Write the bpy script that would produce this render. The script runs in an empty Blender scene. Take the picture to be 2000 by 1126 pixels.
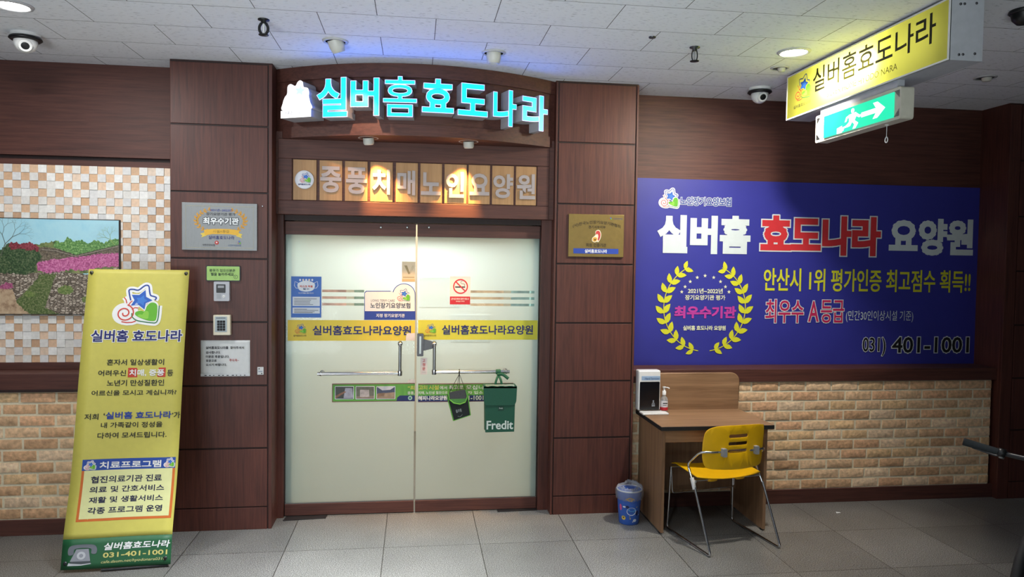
import bpy, bmesh, math, random
from mathutils import Vector, Matrix
from mathutils.geometry import tessellate_polygon
random.seed(7)
SC = bpy.context.scene
COL = SC.collection

# ------------------------------------------------------------------ camera
FPX = 1420.59
CAM = Vector((0.0, 0.0, 1.78))
YAW, PIT, ROL = 0.13212106, 0.03670935, -0.01378795
_F = Vector((math.sin(YAW)*math.cos(PIT), math.cos(YAW)*math.cos(PIT), -math.sin(PIT)))
_r = Vector((math.cos(YAW), -math.sin(YAW), 0.0))
_d = _F.cross(_r)
CR = _r*math.cos(ROL) + _d*math.sin(ROL)
CD = _d*math.cos(ROL) - _r*math.sin(ROL)
CF = _F
cd = bpy.data.cameras.new('camera')
cam = bpy.data.objects.new('camera', cd)
COL.objects.link(cam)
cd.sensor_fit = 'HORIZONTAL'; cd.sensor_width = 36.0; cd.lens = FPX/2000*36.0
cd.clip_start = 0.05; cd.clip_end = 100
mw = Matrix((( CR.x, -CD.x, -CF.x, CAM.x), (CR.y, -CD.y, -CF.y, CAM.y), (CR.z, -CD.z, -CF.z, CAM.z), (0, 0, 0, 1)))
cam.matrix_world = mw
SC.camera = cam

# ------------------------------------------------------------------ view and world
SC.view_settings.view_transform = 'Standard'
SC.view_settings.look = 'None'
SC.view_settings.exposure = 0.0
SC.view_settings.gamma = 1.0
SC.view_settings.use_curve_mapping = False
SC.cycles.use_denoising = True
SC.cycles.max_bounces = 8
SC.cycles.sample_clamp_indirect = 6.0
SC.cycles.caustics_reflective = False
SC.cycles.caustics_refractive = False
w = bpy.data.worlds.new('world'); SC.world = w
w.use_nodes = True
w.node_tree.nodes['Background'].inputs[0].default_value = (0.85, 0.90, 1.0, 1)
w.node_tree.nodes['Background'].inputs[1].default_value = 0.03

def aim(o, target):
    d = Vector(target) - o.location
    o.rotation_euler = d.to_track_quat('-Z', 'Y').to_euler()

def area(name, loc, target, size, power, color, shape='DISK', size_y=None, spread=math.pi):
    l = bpy.data.lights.new(name, 'AREA'); l.energy = power; l.color = color; l.shape = shape; l.size = size
    if size_y: l.size_y = size_y
    l.spread = spread
    o = bpy.data.objects.new(name, l); o.location = loc; COL.objects.link(o); aim(o, target); return o

def spot(name, loc, target, power, color, angle, blend=0.6, radius=0.03):
    l = bpy.data.lights.new(name, 'SPOT'); l.energy = power; l.color = color
    l.spot_size = math.radians(angle); l.spot_blend = blend; l.shadow_soft_size = radius
    o = bpy.data.objects.new(name, l); o.location = loc; COL.objects.link(o); aim(o, target); return o

CZ = 3.037
WARMW = (1.0, 0.93, 0.84); COOL = (0.90, 0.95, 1.0)
# the two downlights that burn in the picture, then unseen fill lamps added out of frame
area('downlight_or_fill', (-2.024, 4.017, CZ-0.03), (-2.024, 4.017, 0), 0.14, 21, (1.0, 0.98, 0.95))
area('downlight_or_fill', (2.189, 4.067, CZ-0.03), (1.75, 4.9, 0.6), 0.14, 34, WARMW, spread=2.5)
area('downlight_or_fill', (-0.25, 3.05, CZ-0.03), (-0.25, 3.2, 0), 0.16, 66, COOL, spread=1.35)  # added to brighten the floor before the doors
area('downlight_or_fill', (-2.1, 2.0, CZ-0.03), (-2.1, 2.0, 0), 0.16, 26, COOL)
area('downlight_or_fill', (0.3, 1.6, CZ-0.03), (0.3, 1.6, 0), 0.16, 16, COOL)
# the lamps in the vestibule behind the frosted doors
area('vestibule_lamp', (0.0, 5.52, 2.50), (0.0, 5.46, 0), 0.34, 35, (0.94, 1.0, 0.99))
area('vestibule_lamp', (0.0, 6.9, 2.50), (0.0, 6.9, 0), 0.9, 19, (1.0, 0.78, 0.56))

def bulb(name, loc, power, color, radius=0.12):
    l = bpy.data.lights.new(name, 'POINT'); l.energy = power; l.color = color; l.shadow_soft_size = radius
    o = bpy.data.objects.new(name, l); o.location = loc; COL.objects.link(o); return o
# added unseen fill panels behind the camera, the lower two aimed up at the ceiling
area('fill_panel', (-2.9, -2.3, 1.2), (-2.0, 5, 2.2), 3.6, 42, (0.90, 0.95, 1.0), 'RECTANGLE', 2.2)
area('fill_panel', (-2.0, -1.6, 0.7), (-1.0, 3.2, 3.1), 1.6, 18, (0.86, 0.94, 1.0), 'RECTANGLE', 0.9, 1.1)
area('fill_panel', (0.4, -1.6, 0.7), (0.9, 3.2, 3.1), 1.6, 17, (0.88, 1.0, 0.97), 'RECTANGLE', 0.9, 1.1)

# ------------------------------------------------------------------ pixel rays onto planes of the place
def ray(px, py):
    return CR*(px-1000) + CD*(py-563) + CF*FPX
def project(p):
    q = Vector(p)-CAM
    z = q.dot(CF)
    return 1000+FPX*q.dot(CR)/z, 563+FPX*q.dot(CD)/z
def depth(p): return (Vector(p)-CAM).dot(CF)
def at(px, py, Y):
    d = ray(px, py); return CAM + d*(Y/d.y)
def atz(px, py, Z):
    d = ray(px, py); return CAM + d*((Z-CAM.z)/d.z)

class Pl:
    def __init__(s, o, u=(1, 0, 0), v=(0, 0, 1)):
        s.o = Vector(o); s.u = Vector(u).normalized(); s.v = Vector(v).normalized(); s.n = s.u.cross(s.v)
    def uv(s, px, py):
        d = ray(px, py); t = (s.o-CAM).dot(s.n)/d.dot(s.n); q = CAM+d*t-s.o
        return q.dot(s.u), q.dot(s.v)
    def pt(s, a, b, h=0.0): return s.o + s.u*a + s.v*b + s.n*h
    def box(s, x0, y0, x1, y1):
        ym = (y0+y1)/2; xm = (x0+x1)/2
        return s.uv(x0, ym)[0], s.uv(xm, y1)[1], s.uv(x1, ym)[0], s.uv(xm, y0)[1]
    def quad(s, *pts): return [s.uv(*p) for p in pts]
def facade(Y): return Pl((0, Y, 0))

# ------------------------------------------------------------------ materials
def lin(c):
    c = c/255.0
    return c/12.92 if c <= 0.04045 else ((c+0.055)/1.055)**2.4
def rgb(*c): return (lin(c[0]), lin(c[1]), lin(c[2]), 1.0)

_mats = {}
def mat(name, col, rough=0.5, metal=0.0, vary=0.10, scale=30.0, bump=0.0, stretch=(1, 1, 1), emit=None, estr=0.0, spec=0.5, coord='Object', alpha=None):
    if name in _mats: return _mats[name]
    m = bpy.data.materials.new(name); m.use_nodes = True
    nt = m.node_tree; N = nt.nodes; L = nt.links
    b = N['Principled BSDF']
    b.inputs['Roughness'].default_value = rough; b.inputs['Metallic'].default_value = metal
    b.inputs['Specular IOR Level'].default_value = spec
    tc = N.new('ShaderNodeTexCoord'); mp = N.new('ShaderNodeMapping'); mp.inputs['Scale'].default_value = stretch
    L.new(tc.outputs[coord], mp.inputs['Vector'])
    nz = N.new('ShaderNodeTexNoise'); nz.inputs['Scale'].default_value = scale; nz.inputs['Detail'].default_value = 4
    L.new(mp.outputs[0], nz.inputs['Vector'])
    cr = N.new('ShaderNodeValToRGB'); L.new(nz.outputs[0], cr.inputs[0])
    c = rgb(*col)
    lo = tuple(max(0, x*(1-vary)) for x in c[:3])+(1,); hi = tuple(min(1, x*(1+vary)) for x in c[:3])+(1,)
    cr.color_ramp.elements[0].position = 0.3; cr.color_ramp.elements[1].position = 0.7
    cr.color_ramp.elements[0].color = lo; cr.color_ramp.elements[1].color = hi
    L.new(cr.outputs[0], b.inputs['Base Color'])
    if bump:
        bp = N.new('ShaderNodeBump'); bp.inputs['Strength'].default_value = bump; bp.inputs['Distance'].default_value = 0.004
        L.new(nz.outputs[0], bp.inputs['Height']); L.new(bp.outputs[0], b.inputs['Normal'])
    if emit:
        b.inputs['Emission Color'].default_value = emit if len(emit) == 4 else tuple(emit)+(1,); b.inputs['Emission Strength'].default_value = estr
    if alpha is not None: b.inputs['Alpha'].default_value = alpha
    m['rep'] = 1
    _mats[name] = m
    return m

def wood(name, a, b_, stretch, rough=0.42, scale=1.0):
    """veneer: long fine grain, tone between a and b_"""
    m = bpy.data.materials.new(name); m.use_nodes = True
    nt = m.node_tree; N = nt.nodes; L = nt.links; p = N['Principled BSDF']
    p.inputs['Roughness'].default_value = rough
    tc = N.new('ShaderNodeTexCoord'); mp = N.new('ShaderNodeMapping'); mp.inputs['Scale'].default_value = stretch
    L.new(tc.outputs['Object'], mp.inputs[0])
    n1 = N.new('ShaderNodeTexNoise'); n1.inputs['Scale'].default_value = scale; n1.inputs['Detail'].default_value = 8; n1.inputs['Roughness'].default_value = 0.65
    n1.inputs['Distortion'].default_value = 0.4
    L.new(mp.outputs[0], n1.inputs['Vector'])
    n2 = N.new('ShaderNodeTexNoise'); n2.inputs['Scale'].default_value = 1.7; n2.inputs['Detail'].default_value = 2
    L.new(tc.outputs['Object'], n2.inputs['Vector'])
    mx = N.new('ShaderNodeMath'); mx.operation = 'MULTIPLY_ADD'; mx.inputs[1].default_value = 0.35; 
    L.new(n2.outputs[0], mx.inputs[0]); L.new(n1.outputs[0], mx.inputs[2])
    cr = N.new('ShaderNodeValToRGB'); cr.color_ramp.elements[0].position = 0.42; cr.color_ramp.elements[1].position = 0.92
    cr.color_ramp.elements[0].color = rgb(*a); cr.color_ramp.elements[1].color = rgb(*b_)
    L.new(mx.outputs[0], cr.inputs[0]); L.new(cr.outputs[0], p.inputs['Base Color'])
    bp = N.new('ShaderNodeBump'); bp.inputs['Strength'].default_value = 0.06; bp.inputs['Distance'].default_value = 0.002
    L.new(n1.outputs[0], bp.inputs['Height']); L.new(bp.outputs[0], p.inputs['Normal'])
    return m

def attr_mat(name, rough=0.7, bump=0.25, nscale=45.0, vary=0.35, tint=(1, 1, 1)):
    """colour of each brick or tile from the mesh's own colour attribute, broken up by noise"""
    m = bpy.data.materials.new(name); m.use_nodes = True
    nt = m.node_tree; N = nt.nodes; L = nt.links; p = N['Principled BSDF']
    p.inputs['Roughness'].default_value = rough
    at_ = N.new('ShaderNodeAttribute'); at_.attribute_name = 'tone'
    tc = N.new('ShaderNodeTexCoord')
    nz = N.new('ShaderNodeTexNoise'); nz.inputs['Scale'].default_value = nscale; nz.inputs['Detail'].default_value = 6
    L.new(tc.outputs['Object'], nz.inputs['Vector'])
    mr = N.new('ShaderNodeMapRange'); mr.inputs['From Min'].default_value = 0.3; mr.inputs['From Max'].default_value = 0.7
    mr.inputs['To Min'].default_value = 1-vary; mr.inputs['To Max'].default_value = 1+vary*0.6
    L.new(nz.outputs[0], mr.inputs['Value'])
    mx = N.new('ShaderNodeMix'); mx.data_type = 'RGBA'; mx.blend_type = 'MULTIPLY'; mx.inputs['Factor'].default_value = 1
    L.new(at_.outputs['Color'], mx.inputs['A']); L.new(mr.outputs[0], mx.inputs['B'])
    L.new(mx.outputs['Result'], p.inputs['Base Color'])
    bp = N.new('ShaderNodeBump'); bp.inputs['Strength'].default_value = bump; bp.inputs['Distance'].default_value = 0.01
    L.new(nz.outputs[0], bp.inputs['Height']); L.new(bp.outputs[0], p.inputs['Normal'])
    return m

def floor_mat():
    m = bpy.data.materials.new('granite floor'); m.use_nodes = True
    nt = m.node_tree; N = nt.nodes; L = nt.links; p = N['Principled BSDF']
    p.inputs['Roughness'].default_value = 0.30
    tc = N.new('ShaderNodeTexCoord')
    nz = N.new('ShaderNodeTexNoise'); nz.inputs['Scale'].default_value = 190; nz.inputs['Detail'].default_value = 2; nz.inputs['Roughness'].default_value = 0.6
    L.new(tc.outputs['Object'], nz.inputs['Vector'])
    cr = N.new('ShaderNodeValToRGB'); e = cr.color_ramp.elements
    e[0].position = 0.36; e[0].color = rgb(58, 58, 57); e[1].position = 0.66; e[1].color = rgb(178, 177, 172)
    k = e.new(0.5); k.color = rgb(124, 123, 119)
    L.new(nz.outputs[0], cr.inputs[0])
    n2 = N.new('ShaderNodeTexNoise'); n2.inputs['Scale'].default_value = 2.3; n2.inputs['Detail'].default_value = 5
    L.new(tc.outputs['Object'], n2.inputs['Vector'])
    mr = N.new('ShaderNodeMapRange'); mr.inputs['From Min'].default_value = 0.3; mr.inputs['From Max'].default_value = 0.7; mr.inputs['To Min'].default_value = 0.82; mr.inputs['To Max'].default_value = 1.06
    L.new(n2.outputs[0], mr.inputs['Value'])
    m1 = N.new('ShaderNodeMix'); m1.data_type = 'RGBA'; m1.blend_type = 'MULTIPLY'; m1.inputs['Factor'].default_value = 1
    L.new(cr.outputs[0], m1.inputs['A']); L.new(mr.outputs[0], m1.inputs['B'])
    mp = N.new('ShaderNodeMapping'); mp.inputs['Location'].default_value = (0.18, 0.275, 0)
    L.new(tc.outputs['Object'], mp.inputs[0])
    bt = N.new('ShaderNodeTexBrick'); bt.offset = 0.0; bt.inputs['Scale'].default_value = 1.0
    bt.inputs['Brick Width'].default_value = 0.598; bt.inputs['Row Height'].default_value = 0.598; bt.inputs['Mortar Size'].default_value = 0.0022; bt.inputs['Mortar Smooth'].default_value = 0.0
    bt.inputs['Color1'].default_value = (1, 1, 1, 1); bt.inputs['Color2'].default_value = (0.80, 0.80, 0.80, 1); bt.inputs['Mortar'].default_value = (0.13, 0.12, 0.11, 1)
    L.new(mp.outputs[0], bt.inputs['Vector'])
    m2 = N.new('ShaderNodeMix'); m2.data_type = 'RGBA'; m2.blend_type = 'MULTIPLY'; m2.inputs['Factor'].default_value = 1
    L.new(m1.outputs['Result'], m2.inputs['A']); L.new(bt.outputs['Color'], m2.inputs['B'])
    L.new(m2.outputs['Result'], p.inputs['Base Color'])
    return m

def ceiling_mat():
    m = bpy.data.materials.new('textured ceiling board'); m.use_nodes = True
    nt = m.node_tree; N = nt.nodes; L = nt.links; p = N['Principled BSDF']
    p.inputs['Roughness'].default_value = 0.85
    tc = N.new('ShaderNodeTexCoord')
    mp = N.new('ShaderNodeMapping'); mp.inputs['Location'].default_value = (0.511, 0.16, 0)
    L.new(tc.outputs['Object'], mp.inputs[0])
    bt = N.new('ShaderNodeTexBrick'); bt.offset = 0.5; bt.inputs['Scale'].default_value = 1.0
    bt.inputs['Brick Width'].default_value = 0.606; bt.inputs['Row Height'].default_value = 0.365; bt.inputs['Mortar Size'].default_value = 0.0020; bt.inputs['Mortar Smooth'].default_value = 0.0
    bt.inputs['Color1'].default_value = (1, 1, 1, 1); bt.inputs['Color2'].default_value = (0.95, 0.95, 0.95, 1); bt.inputs['Mortar'].default_value = (0.10, 0.10, 0.10, 1)
    L.new(mp.outputs[0], bt.inputs['Vector'])
    # short dashes running along the boards
    m3 = N.new('ShaderNodeMapping'); m3.inputs['Scale'].default_value = (26, 120, 1)
    L.new(tc.outputs['Object'], m3.inputs[0])
    nz = N.new('ShaderNodeTexNoise'); nz.inputs['Scale'].default_value = 1.0; nz.inputs['Detail'].default_value = 3
    L.new(m3.outputs[0], nz.inputs['Vector'])
    cr = N.new('ShaderNodeValToRGB'); e = cr.color_ramp.elements
    e[0].position = 0.30; e[0].color = rgb(180, 182, 188); e[1].position = 0.40; e[1].color = rgb(240, 242, 248)
    L.new(nz.outputs[0], cr.inputs[0])
    mx = N.new('ShaderNodeMix'); mx.data_type = 'RGBA'; mx.blend_type = 'MULTIPLY'; mx.inputs['Factor'].default_value = 1
    L.new(cr.outputs[0], mx.inputs['A']); L.new(bt.outputs['Color'], mx.inputs['B'])
    L.new(mx.outputs['Result'], p.inputs['Base Color'])
    bp = N.new('ShaderNodeBump'); bp.inputs['Strength'].default_value = 0.25; bp.inputs['Distance'].default_value = 0.003
    L.new(nz.outputs[0], bp.inputs['Height']); L.new(bp.outputs[0], p.inputs['Normal'])
    return m

def translucent(name, col, trans=0.85, rough=0.4, gloss=0.06):
    """frosted sheet that lets light through from its far side"""
    m = bpy.data.materials.new(name); m.use_nodes = True
    nt = m.node_tree; N = nt.nodes; L = nt.links
    N.remove(N['Principled BSDF']); out = N['Material Output']
    tr = N.new('ShaderNodeBsdfTranslucent'); tr.inputs[0].default_value = rgb(*col)
    df = N.new('ShaderNodeBsdfDiffuse'); df.inputs[0].default_value = rgb(*col)
    gl = N.new('ShaderNodeBsdfGlossy'); gl.inputs['Roughness'].default_value = rough; gl.inputs[0].default_value = (1, 1, 1, 1)
    tc = N.new('ShaderNodeTexCoord'); nz = N.new('ShaderNodeTexNoise'); nz.inputs['Scale'].default_value = 5; nz.inputs['Detail'].default_value = 3
    L.new(tc.outputs['Object'], nz.inputs['Vector'])
    mr = N.new('ShaderNodeMapRange'); mr.inputs['To Min'].default_value = trans-0.03; mr.inputs['To Max'].default_value = trans+0.03
    L.new(nz.outputs[0], mr.inputs['Value'])
    a = N.new('ShaderNodeMixShader'); L.new(mr.outputs[0], a.inputs[0]); L.new(df.outputs[0], a.inputs[1]); L.new(tr.outputs[0], a.inputs[2])
    b = N.new('ShaderNodeMixShader'); b.inputs[0].default_value = gloss; L.new(a.outputs[0], b.inputs[1]); L.new(gl.outputs[0], b.inputs[2])
    L.new(b.outputs[0], out.inputs[0])
    return m

def clear_mat(name, tint=(0.9, 0.95, 0.93), opacity=0.15, rough=0.05):
    m = bpy.data.materials.new(name); m.use_nodes = True
    nt = m.node_tree; N = nt.nodes; L = nt.links
    N.remove(N['Principled BSDF']); out = N['Material Output']
    t = N.new('ShaderNodeBsdfTransparent'); t.inputs[0].default_value = tint+(1,)
    g = N.new('ShaderNodeBsdfPrincipled'); g.inputs['Roughness'].default_value = rough; g.inputs['Base Color'].default_value = (0.8, 0.82, 0.82, 1)
    lw = N.new('ShaderNodeLayerWeight'); lw.inputs[0].default_value = 0.3
    mr = N.new('ShaderNodeMapRange'); mr.inputs['To Min'].default_value = opacity; mr.inputs['To Max'].default_value = min(1, opacity+0.45)
    L.new(lw.outputs['Fresnel'], mr.inputs['Value'])
    a = N.new('ShaderNodeMixShader'); L.new(mr.outputs[0], a.inputs[0]); L.new(t.outputs[0], a.inputs[1]); L.new(g.outputs[0], a.inputs[2])
    L.new(a.outputs[0], out.inputs[0])
    return m

WOODV = wood('dark red veneer upright grain', (58, 28, 23), (100, 54, 43), (70, 70, 3), 0.5)
WOODH = wood('dark red veneer level grain', (60, 31, 26), (98, 57, 47), (3, 70, 70), 0.58)
OAK = wood('oak laminate upright', (112, 82, 58), (166, 130, 98), (38, 38, 1.6), rough=0.5)
OAKH = wood('oak laminate level', (116, 86, 60), (170, 134, 100), (1.6, 38, 38), rough=0.5)
SHADEWOOD = wood('veneer with painted shade', (30, 14, 12), (48, 24, 20), (40, 40, 3), rough=0.6)  # darker copy of the veneer, shade of grooves and gaps put into its colour
WHITE = mat('white plastic', (226, 226, 224), 0.35, vary=0.03)
OFFW = mat('cream plastic', (222, 214, 190), 0.4, vary=0.04)
GREYP = mat('grey plastic', (150, 152, 156), 0.4, vary=0.05)
BLACK = mat('black plastic', (18, 19, 21), 0.4, vary=0.2)
BLACKM = mat('black rubber', (14, 14, 15), 0.7, vary=0.3)
CHROME = mat('chrome', (205, 206, 208), 0.16, metal=1.0, vary=0.05)
STEEL = mat('brushed steel', (150, 152, 152), 0.33, metal=1.0, vary=0.10, scale=60, stretch=(1, 1, 30))
STEELB = mat('dark steel', (88, 88, 92), 0.4, metal=0.9, vary=0.10)
PAPER = mat('white paper', (218, 220, 220), 0.8, vary=0.03)
def ink(r, g, b, rough=0.55): return mat('print %d %d %d' % (r, g, b), (r, g, b), rough, vary=0.03)

# ------------------------------------------------------------------ mesh building
BASE = {}
class MB:
    def __init__(s): s.v = []; s.f = []; s.m = []; s.mats = []; s.sm = []; s.col = []
    def mi(s, m):
        if m not in s.mats: s.mats.append(m)
        return s.mats.index(m)
    def add(s, vs, fs, m, smooth=False, tone=None):
        o = len(s.v); s.v += [tuple(x) for x in vs]; k = s.mi(m)
        for f in fs:
            s.f.append([i+o for i in f]); s.m.append(k); s.sm.append(smooth); s.col.append(tone)
        return s
    def box(s, x0, x1, y0, y1, z0, z1, m, tone=None):
        vs = [(x0, y0, z0), (x1, y0, z0), (x1, y1, z0), (x0, y1, z0), (x0, y0, z1), (x1, y0, z1), (x1, y1, z1), (x0, y1, z1)]
        return s.add(vs, [(0, 3, 2, 1), (4, 5, 6, 7), (0, 1, 5, 4), (1, 2, 6, 5), (2, 3, 7, 6), (3, 0, 4, 7)], m, tone=tone)
    def slab(s, P, a0, b0, a1, b1, h0, h1, m, tone=None):
        vs = [P.pt(a, b, h) for h in (h0, h1) for a, b in ((a0, b0), (a1, b0), (a1, b1), (a0, b1))]
        return s.add(vs, [(3, 2, 1, 0), (4, 5, 6, 7), (0, 1, 5, 4), (1, 2, 6, 5), (2, 3, 7, 6), (3, 0, 4, 7)], m, tone=tone)
    def film(s, P, a0, b0, a1, b1, h, m):
        return s.add([P.pt(a0, b0, h), P.pt(a1, b0, h), P.pt(a1, b1, h), P.pt(a0, b1, h)], [(0, 1, 2, 3)], m)
    def prism(s, P, poly, h0, h1, m, side=None, smooth=False, surf=None):
        """polygon (list of (a, b), any winding) raised from h0 to h1 on plane P"""
        f = surf or P.pt
        ar = sum(poly[i][0]*poly[(i+1) % len(poly)][1]-poly[(i+1) % len(poly)][0]*poly[i][1] for i in range(len(poly)))
        if ar < 0: poly = poly[::-1]
        n = len(poly)
        tri = tessellate_polygon([[Vector((a, b, 0)) for a, b in poly]])
        vs = [f(a, b, h1) for a, b in poly]
        fs = []
        for t in tri:
            a, b, c = (Vector(poly[i]) for i in t)
            cr = (b-a).x*(c-a).y-(b-a).y*(c-a).x
            fs.append(t if cr > 0 else t[::-1])
        s.add(vs, fs, m)
        if h1-h0 > 1e-6:
            vs = [f(a, b, h0) for a, b in poly]+[f(a, b, h1) for a, b in poly]
            s.add(vs, [(i, (i+1) % n, n+(i+1) % n, n+i) for i in range(n)], side or m, smooth)
            s.add([f(a, b, h0) for a, b in poly], [t[::-1] for t in fs], side or m)
        return s
    def stroke(s, P, pts, wd, h, m, closed=False, surf=None):
        """a painted line of width wd"""
        f = surf or P.pt
        n = len(pts); L = []; R = []
        for i in range(n):
            a = Vector(pts[(i-1) % n] if (closed or i) else pts[0]); b = Vector(pts[(i+1) % n] if (closed or i < n-1) else pts[-1])
            t = (b-a)
            t = t.normalized() if t.length > 0 else Vector((1, 0))
            nn = Vector((-t.y, t.x)); k = wd(i/(n-1)) if callable(wd) else wd
            p = Vector(pts[i]); L.append(p+nn*k/2); R.append(p-nn*k/2)
        vs = [f(p.x, p.y, h) for p in L]+[f(p.x, p.y, h) for p in R]
        e = n if closed else n-1
        return s.add(vs, [(n+i, n+(i+1) % n, (i+1) % n, i) for i in range(e)], m)
    def tube(s, pts, r, m, seg=10, closed=False, cap=True):
        pts = [Vector(p) for p in pts]; n = len(pts); rings = []
        up = None
        for i in range(n):
            a = pts[i-1] if (i or closed) else pts[0]; b = pts[(i+1) % n] if (i < n-1 or closed) else pts[-1]
            t = (b-a).normalized()
            if up is None:
                up = Vector((0, 0, 1)) if abs(t.z) < 0.9 else Vector((1, 0, 0))
            x = t.cross(up)
            if x.length < 1e-5: x = t.orthogonal()
            x.normalize(); up = x.cross(t).normalized()
            k = r(i/(n-1)) if callable(r) else r
            rings.append([pts[i]+(x*math.cos(q)+up*math.sin(q))*k for q in (2*math.pi*j/seg for j in range(seg))])
        vs = [p for g in rings for p in g]; fs = []
        for i in range(n if closed else n-1):
            for j in range(seg):
                a = i*seg+j; b = i*seg+(j+1) % seg; i2 = (i+1) % n
                fs.append((a, b, i2*seg+(j+1) % seg, i2*seg+j))
        s.add(vs, fs, m, True)
        if cap and not closed:
            s.add(rings[0], [tuple(range(seg))[::-1]], m); s.add(rings[-1], [tuple(range(seg))], m)
        return s
    def lathe(s, c, prof, m, seg=32, axis=(0, 0, 1), cap=True, smooth=True):
        """profile of (radius, height) turned about axis at c"""
        ax = Vector(axis).normalized(); x = ax.orthogonal().normalized(); y = ax.cross(x); c = Vector(c)
        vs = []
        for r, h in prof:
            for j in range(seg):
                q = 2*math.pi*j/seg
                vs.append(c+ax*h+(x*math.cos(q)+y*math.sin(q))*r)
        fs = []
        for i in range(len(prof)-1):
            for j in range(seg):
                fs.append((i*seg+j, i*seg+(j+1) % seg, (i+1)*seg+(j+1) % seg, (i+1)*seg+j))
        s.add(vs, fs, m, smooth)
        if cap and prof[0][0] > 1e-5: s.add(vs[:seg], [tuple(range(seg))[::-1]], m)
        if cap and prof[-1][0] > 1e-5: s.add(vs[-seg:], [tuple(range(seg))], m)
        return s
    def build(s, name, parent=None, bevel=0.0, seg=2, loc=None, sub=0):
        me = bpy.data.meshes.new(name)
        o = bpy.data.objects.new(name, me)
        if parent is not None: off = BASE[parent]
        else: off = Vector(loc) if loc is not None else Vector((0, 0, 0))
        me.from_pydata([tuple(Vector(p)-off) for p in s.v], [], s.f)
        for m in s.mats: me.materials.append(m)
        me.polygons.foreach_set('material_index', s.m); me.polygons.foreach_set('use_smooth', s.sm)
        if any(c is not None for c in s.col):
            ca = me.color_attributes.new('tone', 'FLOAT_COLOR', 'CORNER')
            for p, c in zip(me.polygons, s.col):
                for li in p.loop_indices: ca.data[li].color = c if c else (1, 1, 1, 1)
        me.update()
        COL.objects.link(o); BASE[o] = off
        if parent is not None: o.parent = parent
        elif loc is not None: o.location = off
        if bevel:
            b = o.modifiers.new('edge', 'BEVEL'); b.width = bevel; b.segments = seg; b.limit_method = 'ANGLE'; b.angle_limit = math.radians(40)
        if sub:
            q = o.modifiers.new('soft', 'SUBSURF'); q.levels = sub; q.render_levels = sub
        return o

def thing(name, label, cat, loc, group=None):
    o = bpy.data.objects.new(name, None); COL.objects.link(o); o.location = loc; o.empty_display_size = 0.05
    BASE[o] = Vector(loc)
    o['label'] = label; o['category'] = cat
    if group: o['group'] = group
    return o
def tag(o, label, cat, group=None):
    o['label'] = label; o['category'] = cat
    if group: o['group'] = group
    return o
def struct(o, label=None, cat=None):
    o['kind'] = 'structure'
    if label: o['label'] = label
    if cat: o['category'] = cat
    return o
def rrect(a0, b0, a1, b1, r, n=6, corners=(1, 1, 1, 1)):
    out = []
    for (cx, cy, q0, on, sx, sy) in ((a1-r, b0+r, -90, corners[1], a1, b0), (a1-r, b1-r, 0, corners[2], a1, b1), (a0+r, b1-r, 90, corners[3], a0, b1), (a0+r, b0+r, 180, corners[0], a0, b0)):
        if not on: out.append((sx, sy)); continue
        for k in range(n+1):
            q = math.radians(q0+90*k/n); out.append((cx+r*math.cos(q), cy+r*math.sin(q)))
    return out
def ell(cx, cy, rx, ry=None, n=32, q0=0, q1=360):
    ry = rx if ry is None else ry
    full = abs(q1-q0-360) < 1e-6
    return [(cx+rx*math.cos(math.radians(q0+(q1-q0)*k/(n if full else n-1))), cy+ry*math.sin(math.radians(q0+(q1-q0)*k/(n if full else n-1)))) for k in range(n)]
def smooth_closed(pts, n=6):
    out = []; k = len(pts)
    for i in range(k):
        p0, p1, p2, p3 = (Vector(pts[(i+j-1) % k]) for j in range(4))
        for t in (q/n for q in range(n)):
            out.append(tuple(0.5*((2*p1)+(p2-p0)*t+(2*p0-5*p1+4*p2-p3)*t*t+(3*p1-p0-3*p2+p3)*t**3)))
    return out
def smooth_open(pts, n=6):
    P = [Vector(p) for p in pts]; P = [2*P[0]-P[1]]+P+[2*P[-1]-P[-2]]; out = []
    for i in range(1, len(P)-2):
        p0, p1, p2, p3 = P[i-1:i+3]
        for t in (q/n for q in range(n)):
            out.append(0.5*((2*p1)+(p2-p0)*t+(2*p0-5*p1+4*p2-p3)*t*t+(3*p1-p0-3*p2+p3)*t**3))
    out.append(P[-2]); return out

_tc = {}
def glyphs(body, bold=0.0, extrude=0.0, res=3, shear=0.0, space=1.0):
    """vertices and faces of a line of lettering, bounding box at the origin"""
    k = (body, bold, extrude, res, shear, space)
    if k in _tc: return _tc[k]
    c = bpy.data.curves.new('t', 'FONT'); c.body = body; c.size = 1.0; c.offset = bold; c.extrude = extrude; c.resolution_u = res; c.shear = shear; c.space_character = space
    o = bpy.data.objects.new('t', c); COL.objects.link(o)
    bpy.context.view_layer.update()
    me = bpy.data.meshes.new_from_object(o.evaluated_get(bpy.context.evaluated_depsgraph_get()))
    v = [tuple(q.co) for q in me.vertices]; f = [tuple(p.vertices) for p in me.polygons]; nz = [p.normal.z for p in me.polygons]
    bpy.data.objects.remove(o); bpy.data.curves.remove(c); bpy.data.meshes.remove(me)
    x0 = min(p[0] for p in v); x1 = max(p[0] for p in v); y0 = min(p[1] for p in v); y1 = max(p[1] for p in v)
    _tc[k] = (v, f, nz, x0, y0, x1, y1)
    return _tc[k]

_bd = {}
def outline_edges(body, shear, space):
    k = (body, shear, space)
    if k not in _bd:
        v, f, nz, *_ = glyphs(body, 0.0, 0.0, 3, shear, space)
        key = {}; rep = []
        for p in v:
            q = (round(p[0], 5), round(p[1], 5)); rep.append(key.setdefault(q, len(key)))
        cnt = {}
        for q in f:
            for a, b in zip(q, q[1:]+q[:1]):
                a, b = rep[a], rep[b]
                if a != b: cnt[(min(a, b), max(a, b))] = cnt.get((min(a, b), max(a, b)), 0)+1
        pts = list(key)
        _bd[k] = [(pts[a], pts[b]) for (a, b), c in cnt.items() if c == 1]
    return _bd[k]

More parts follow.
